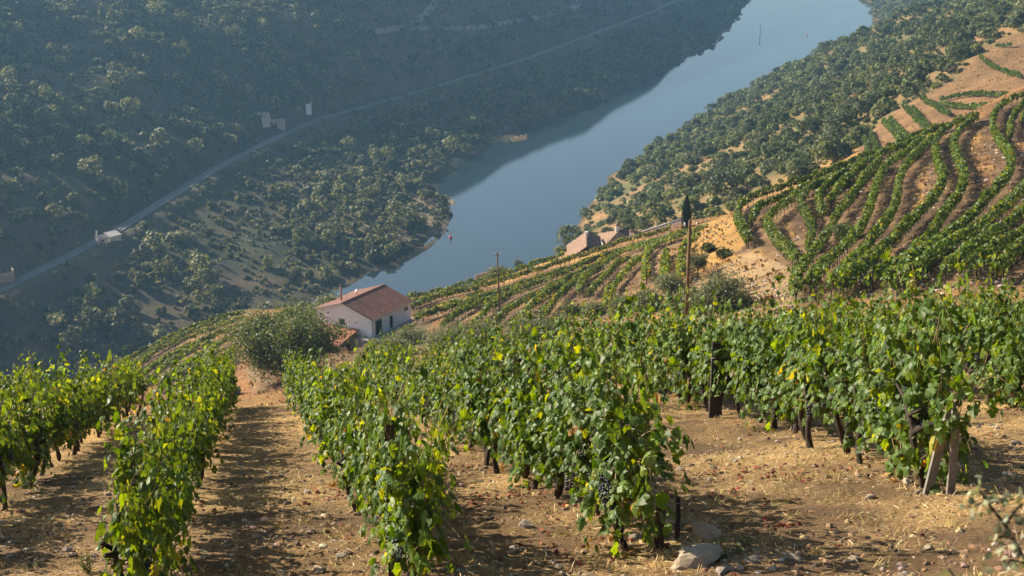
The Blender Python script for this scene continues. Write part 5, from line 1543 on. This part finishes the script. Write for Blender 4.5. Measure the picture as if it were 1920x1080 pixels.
# straw stalks
n = 230000; X, Y = field_points(n, 8.0, 40); g = fbm(X, Y, 1.3, 4, 43) + 0.35 * fbm(X, Y, 7, 3, 44); k = r.random(n) < 0.25 + 1.1 * (g + 0.25); X, Y = X[k], Y[k]; n = len(X)
Z = H(X, Y) + 0.008; a = r.uniform(0, 6.28, n); ln = 0.02 + 0.085 * r.random(n) ** 2.2; lift = r.uniform(-0.05, 0.28, n)
tip = np.stack([np.cos(a), np.sin(a), lift], 1); nr = np.stack([r.normal(size=n) * 0.4, r.normal(size=n) * 0.4, np.ones(n)], 1)
STR = (np.array([(0, 0.028, 0), (0.5, 0.03, 0.05), (1, 0.012, 0.02), (1, -0.012, 0.02), (0.5, -0.03, 0.05), (0, -0.028, 0)]), np.array([(0, 5, 4, 1), (1, 4, 3, 2)]))
V, Fc, k = place_leaves(STR, np.stack([X, Y, Z], 1), nr, tip, ln)
o = link('straw', np_mesh('straw', V, Fc, M['litter'], False, np.repeat(pal([(0.66, 0.49, 0.25), (0.54, 0.36, 0.16), (0.76, 0.62, 0.38), (0.30, 0.19, 0.10)], (4, 4, 2, 2), n, 0.15, r), k, 0)))
tag(o, 'dry straw and broken stalks lying on the soil', 'straw', None, 'stuff')
# longer pale prunings
n = 70; X, Y = field_points(n, 8.2, 26); Z = H(X, Y) + 0.015; a = r.uniform(0, 6.28, n); ln = r.uniform(0.12, 0.38, n)
STK = (np.array([(0, 0.012, 0), (0.5, 0.02, 0.06), (1, 0.004, 0.0), (1, -0.004, 0.0), (0.5, -0.006, 0.06), (0, -0.012, 0)]), STR[1])
V, Fc, k = place_leaves(STK, np.stack([X, Y, Z], 1), np.stack([r.normal(size=n) * 0.2, r.normal(size=n) * 0.2, np.ones(n)], 1), np.stack([np.cos(a), np.sin(a), r.uniform(0, 0.1, n)], 1), ln)
o = link('prunings', np_mesh('prunings', V, Fc, M['litter'], False, np.repeat(pal([(0.66, 0.52, 0.33), (0.45, 0.33, 0.2)], (2, 1), n, 0.15, r), k, 0)))
tag(o, 'pale cut canes strewn across the ground', 'prunings', None, 'stuff')
# fallen red and brown leaves in drifts
spots = [near_at(a, b) for a, b in [(640, 935), (655, 920), (900, 945), (950, 940), (985, 930), (1060, 935), (1095, 1020), (870, 880), (1310, 890), (1440, 890), (1585, 885), (1480, 900), (1220, 1045), (1340, 935), (380, 960), (1110, 975), (1000, 860), (1680, 870), (1400, 985)]]
C_ = np.array([spots[i][:2] for i in r.integers(0, len(spots), 420)]) + r.normal(size=(420, 2)) * 0.3
X2, Y2 = field_points(260, 8.3, 30); C_ = np.vstack([C_, np.stack([X2, Y2], 1)]); n = len(C_)
Z = H(C_[:, 0], C_[:, 1]) + 0.025
V, Fc, k = place_leaves(LEAF5, np.column_stack([C_, Z]), np.stack([r.normal(size=n) * 0.6, r.normal(size=n) * 0.6, np.ones(n)], 1), rand_unit(n, r), r.uniform(0.03, 0.065, n))
o = link('fallen_leaves', np_mesh('fallen_leaves', V, Fc, M['litter'], False, np.repeat(pal([(0.24, 0.065, 0.04), (0.32, 0.14, 0.07), (0.16, 0.06, 0.045), (0.45, 0.25, 0.11)], (3, 2, 2, 2), n, 0.2, r), k, 0)))
tag(o, 'fallen red and brown vine leaves drifting on the soil', 'leaves', None, 'stuff')
# tufts of dry grass
spots = [near_at(a, b) for a, b in [(495, 845), (530, 855), (1350, 785), (1380, 790), (1480, 940), (1460, 1015), (1540, 905), (830, 900), (860, 880), (460, 790), (520, 800), (400, 985), (1240, 1040), (1850, 860), (1880, 790), (1560, 850), (1600, 860), (700, 900), (960, 905), (1700, 1000), (1120, 1060), (330, 1075)]]
X2, Y2 = field_points(420, 8.2, 34); tufts = [(p[0], p[1]) for p in spots] + list(zip(X2, Y2))
pts = []; 
for (x, y) in tufts:
    m_ = int(r.integers(14, 46)); pts.append(np.column_stack([np.full(m_, x), np.full(m_, y)]) + r.normal(size=(m_, 2)) * 0.05)
P_ = np.vstack(pts); n = len(P_); Z = H(P_[:, 0], P_[:, 1]); a = r.uniform(0, 6.28, n); el = r.uniform(0.35, 1.4, n)
tip = np.stack([np.cos(a) * np.cos(el), np.sin(a) * np.cos(el), np.sin(el)], 1)
V, Fc, k = place_leaves(STR, np.column_stack([P_, Z]), rand_unit(n, r), tip, r.uniform(0.035, 0.11, n))
o = link('dry_grass', np_mesh('dry_grass', V, Fc, M['litter'], False, np.repeat(pal([(0.60, 0.44, 0.20), (0.42, 0.34, 0.14), (0.22, 0.24, 0.08)], (4, 2, 1), n, 0.15, r), k, 0)))
tag(o, 'small tufts of dry grass in the near field', 'grass', None, 'stuff')
# small weeds beside the boulder
def weed(px, py, h, n_st, label, seed, cols, leafs=True):
    p = near_at(px, py); rr_ = np.random.default_rng(seed); t = empty('weed', p); tag(t, label, 'plant')
    paths, LP_ = [], []
    for i in range(n_st):
        a = rr_.uniform(0, 6.28); d = np.array([math.cos(a) * 0.35, math.sin(a) * 0.35, 1.0]); q = np.array([rr_.normal() * 0.02, rr_.normal() * 0.02, -0.02]); L_ = h * rr_.uniform(0.5, 1.0); pts = [(*q, 0.004)]
        for j in range(9):
            d = d + rr_.normal(size=3) * 0.14; d /= np.linalg.norm(d); q = q + d * L_ / 9; pts.append((*q, 0.003))
            for _ in range(4): LP_.append(q + rr_.normal(size=3) * 0.014)
        paths.append(pts)
    V, Fq = tubes(paths, 4); link('stems', np_mesh('stems', V, Fq, M['cane']), t)
    if leafs:
        LP_ = np.array(LP_); n = len(LP_); V, Fc, k = place_leaves(LEAF_N, LP_, rand_unit(n, rr_), rand_unit(n, rr_) + (0, 0, 0.5), rr_.uniform(0.02, 0.045, n))
        link('leaves', np_mesh('leaves', V, Fc, M['olive_leaf'], False, np.repeat(pal(cols, [1] * len(cols), n, 0.2, rr_), k, 0)), t)
WC = [(0.14, 0.18, 0.07), (0.26, 0.28, 0.13), (0.09, 0.12, 0.04)]
weed(1352, 1050, 0.20, 9, 'pale green weed growing right beside the flat boulder', 1, WC)
weed(1378, 1044, 0.13, 6, 'low weed behind the pale green one', 2, WC)
weed(1403, 1028, 0.16, 6, 'leafy weed in the shade right of the boulder', 3, WC)
weed(1452, 1038, 0.26, 5, 'bare dry twiggy weed right of the boulder', 4, WC, False)
weed(165, 1072, 0.22, 8, 'wispy green weed at the lower left', 5, WC)
# leafy branch very close to the camera at the lower right
bt_loc = (0.0, 0.0, CAM_Z)
def cam_pt(px, py, dist):
    a, b = ray(px, py); return np.array([a * dist, dist, CAM_Z + b * dist])
g0 = cam_pt(1990, 1190, 2.6)
t = empty('blurred_branch', (float(g0[0]) + 0.1, float(g0[1]), float(ground_z(g0[0] + 0.1, g0[1])))); tag(t, 'out-of-focus leafy branch rising into the lower right corner', 'branch')
o_ = np.array(t.location)
B_ = [(g0 + (0.1, 0, -1.6)), g0, cam_pt(1925, 1055, 2.6), cam_pt(1885, 985, 2.62), cam_pt(1850, 940, 2.65), cam_pt(1832, 912, 2.65)]
side = [[cam_pt(1925, 1055, 2.6), cam_pt(1895, 1050, 2.6), cam_pt(1885, 1062, 2.6)], [cam_pt(1885, 985, 2.62), cam_pt(1905, 955, 2.62), cam_pt(1918, 945, 2.62)], [cam_pt(1900, 1010, 2.62), cam_pt(1880, 1005, 2.6), cam_pt(1872, 1008, 2.6)],
        [cam_pt(1850, 940, 2.65), cam_pt(1835, 945, 2.65), cam_pt(1826, 950, 2.65)], [g0 + (0, 0, -0.5), cam_pt(1800, 1095, 2.6), cam_pt(1778, 1066, 2.6)], [g0 + (0, 0, -0.3), cam_pt(1840, 1100, 2.6), cam_pt(1822, 1082, 2.6)]]
V, Fq = tubes([[(*(q - o_), 0.006 * (1 - 0.12 * i)) for i, q in enumerate(B_)]] + [[(*(q - o_), 0.003) for q in s2] for s2 in side], 6)
link('stem', np_mesh('stem', V, Fq, M['bark'], True), t)
r9 = np.random.default_rng(4); LP_ = []
for s2 in [B_[2:]] + side:
    for a, b in zip(s2[:-1], s2[1:]):
        for _ in range(9): LP_.append(a + (b - a) * r9.random() + r9.normal(size=3) * 0.016)
LP_ = np.array(LP_) - o_; n = len(LP_)
V, Fc, k = place_leaves(LEAF_S, LP_, rand_unit(n, r9) + (-0.4, 0, 0.6), rand_unit(n, r9), r9.uniform(0.012, 0.024, n))
link('leaves', np_mesh('leaves', V, Fc, M['olive_leaf'], False, np.repeat(pal([(0.20, 0.24, 0.13), (0.36, 0.36, 0.24), (0.12, 0.15, 0.08)], (2, 2, 1), n, 0.2, r9), k, 0)), t)
# ------------------------------------------------------------------ dry grass and stones on the banks of the middle hills
r = np.random.default_rng(611)
n = 190000
Y = 75 * (600 / 75) ** r.random(n); X = Y * r.uniform(-0.34, 0.44, n)
i_ = np.clip(((X - gx0) / cell).astype(int), 0, rast.shape[0] - 1); j_ = np.clip(((Y - gy0) / cell).astype(int), 0, rast.shape[1] - 1)
k = (rast[i_, j_] > 1.5) | (r.random(n) < 0.18)
hx = (X - HC[0]) * HL[0] + (Y - HC[1]) * HL[1]; hy = (X - HC[0]) * HG[0] + (Y - HC[1]) * HG[1]
k &= (np.abs(hx) > 8.5) | (np.abs(hy) > 9) ; k &= (fbm(X, Y, 5, 3, 612) + 0.35 > r.random(n) * 0.9)
X, Y = X[k], Y[k]; Z = H(X, Y); k = (Z > 1) & ((Y < 340) | in_poly(*project(X, Y, Z)[:2], BARE)); X, Y, Z = X[k], Y[k], Z[k]; n = len(X)
g = fbm(X, Y, 9, 3, 613)
a = r.uniform(0, 6.28, n); el = r.uniform(0.2, 1.3, n)
tip = np.stack([np.cos(a) * np.cos(el), np.sin(a) * np.cos(el), np.sin(el)], 1)
TUF = (np.array([(0, -0.22, 0), (0.9, -0.38, 0.1), (1.0, 0.25, 0), (0.1, 0.25, 0.05)]), np.array([(0, 1, 2, 3)]))
V, Fc, kk = place_leaves(TUF, np.stack([X, Y, Z - 0.03], 1), rand_unit(n, r), tip, (0.14 + 0.30 * r.random(n) ** 2) * np.maximum(1, Y / 280))
c = pal([(0.50, 0.32, 0.11), (0.40, 0.22, 0.09), (0.24, 0.15, 0.07), (0.17, 0.18, 0.055)], (5, 4, 3, 1.6), n, 0.2, r)
o = link('bank_grass', np_mesh('bank_grass', V, Fc, M['litter'], False, np.repeat(c, kk, 0)))
tag(o, 'dry golden and rusty grass on the banks between the vine rows', 'grass', None, 'stuff')
n = 5000
Y = 80 * (260 / 80) ** r.random(n); X = Y * r.uniform(0.0, 0.42, n); Z = H(X, Y); s_ = 0.06 + 0.22 * r.random(n) ** 4
V = ICO[0][None] * np.stack([s_ * r.uniform(0.8, 1.5, n), s_, s_ * 0.6], 1)[:, None, :] * (1 + 0.35 * (r.random((n, len(ICO[0]), 1)) - 0.5)) + np.stack([X, Y, Z + s_ * 0.2], 1)[:, None, :]
Fc = ICO[1][None] + (np.arange(n) * len(ICO[0]))[:, None, None]
o = link('hillside_stones', np_mesh('hillside_stones', V.reshape(-1, 3), Fc.reshape(-1, 3), M['litter'], False, np.repeat(pal([(0.42, 0.33, 0.25), (0.26, 0.19, 0.14), (0.55, 0.46, 0.37)], (3, 3, 1), n, 0.2, r), len(ICO[0]), 0)))
tag(o, 'loose stones strewn over the terraced hill', 'stones', None, 'stuff')
# ------------------------------------------------------------------ the air of the valley
def haze_box(x0, x1, y0, y1, z0, z1, dens):
    v = [(x, y, z) for z in (z0, z1) for y in (y0, y1) for x in (x0, x1)]
    f = np.array([[0, 2, 3, 1], [4, 5, 7, 6], [0, 1, 5, 4], [2, 6, 7, 3], [0, 4, 6, 2], [1, 3, 7, 5]])
    m = D.materials.new('haze'); m.use_nodes = True; nt = m.node_tree
    nt.nodes.remove(nt.nodes['Principled BSDF'])
    pv = nt.nodes.new('ShaderNodeVolumePrincipled')
    pv.inputs['Color'].default_value = (0.32, 0.64, 1.0, 1)
    pv.inputs['Density'].default_value = dens
    pv.inputs['Anisotropy'].default_value = 0.35
    nt.links.new(pv.outputs[0], nt.nodes['Material Output'].inputs['Volume'])
    o = link('haze', np_mesh('haze', v, f, m))
    tag(o, 'thin blue morning haze filling the valley', 'haze', None, 'stuff')
haze_box(-4400, 4400, -4400, 4400, -120, 345, 0.00015)
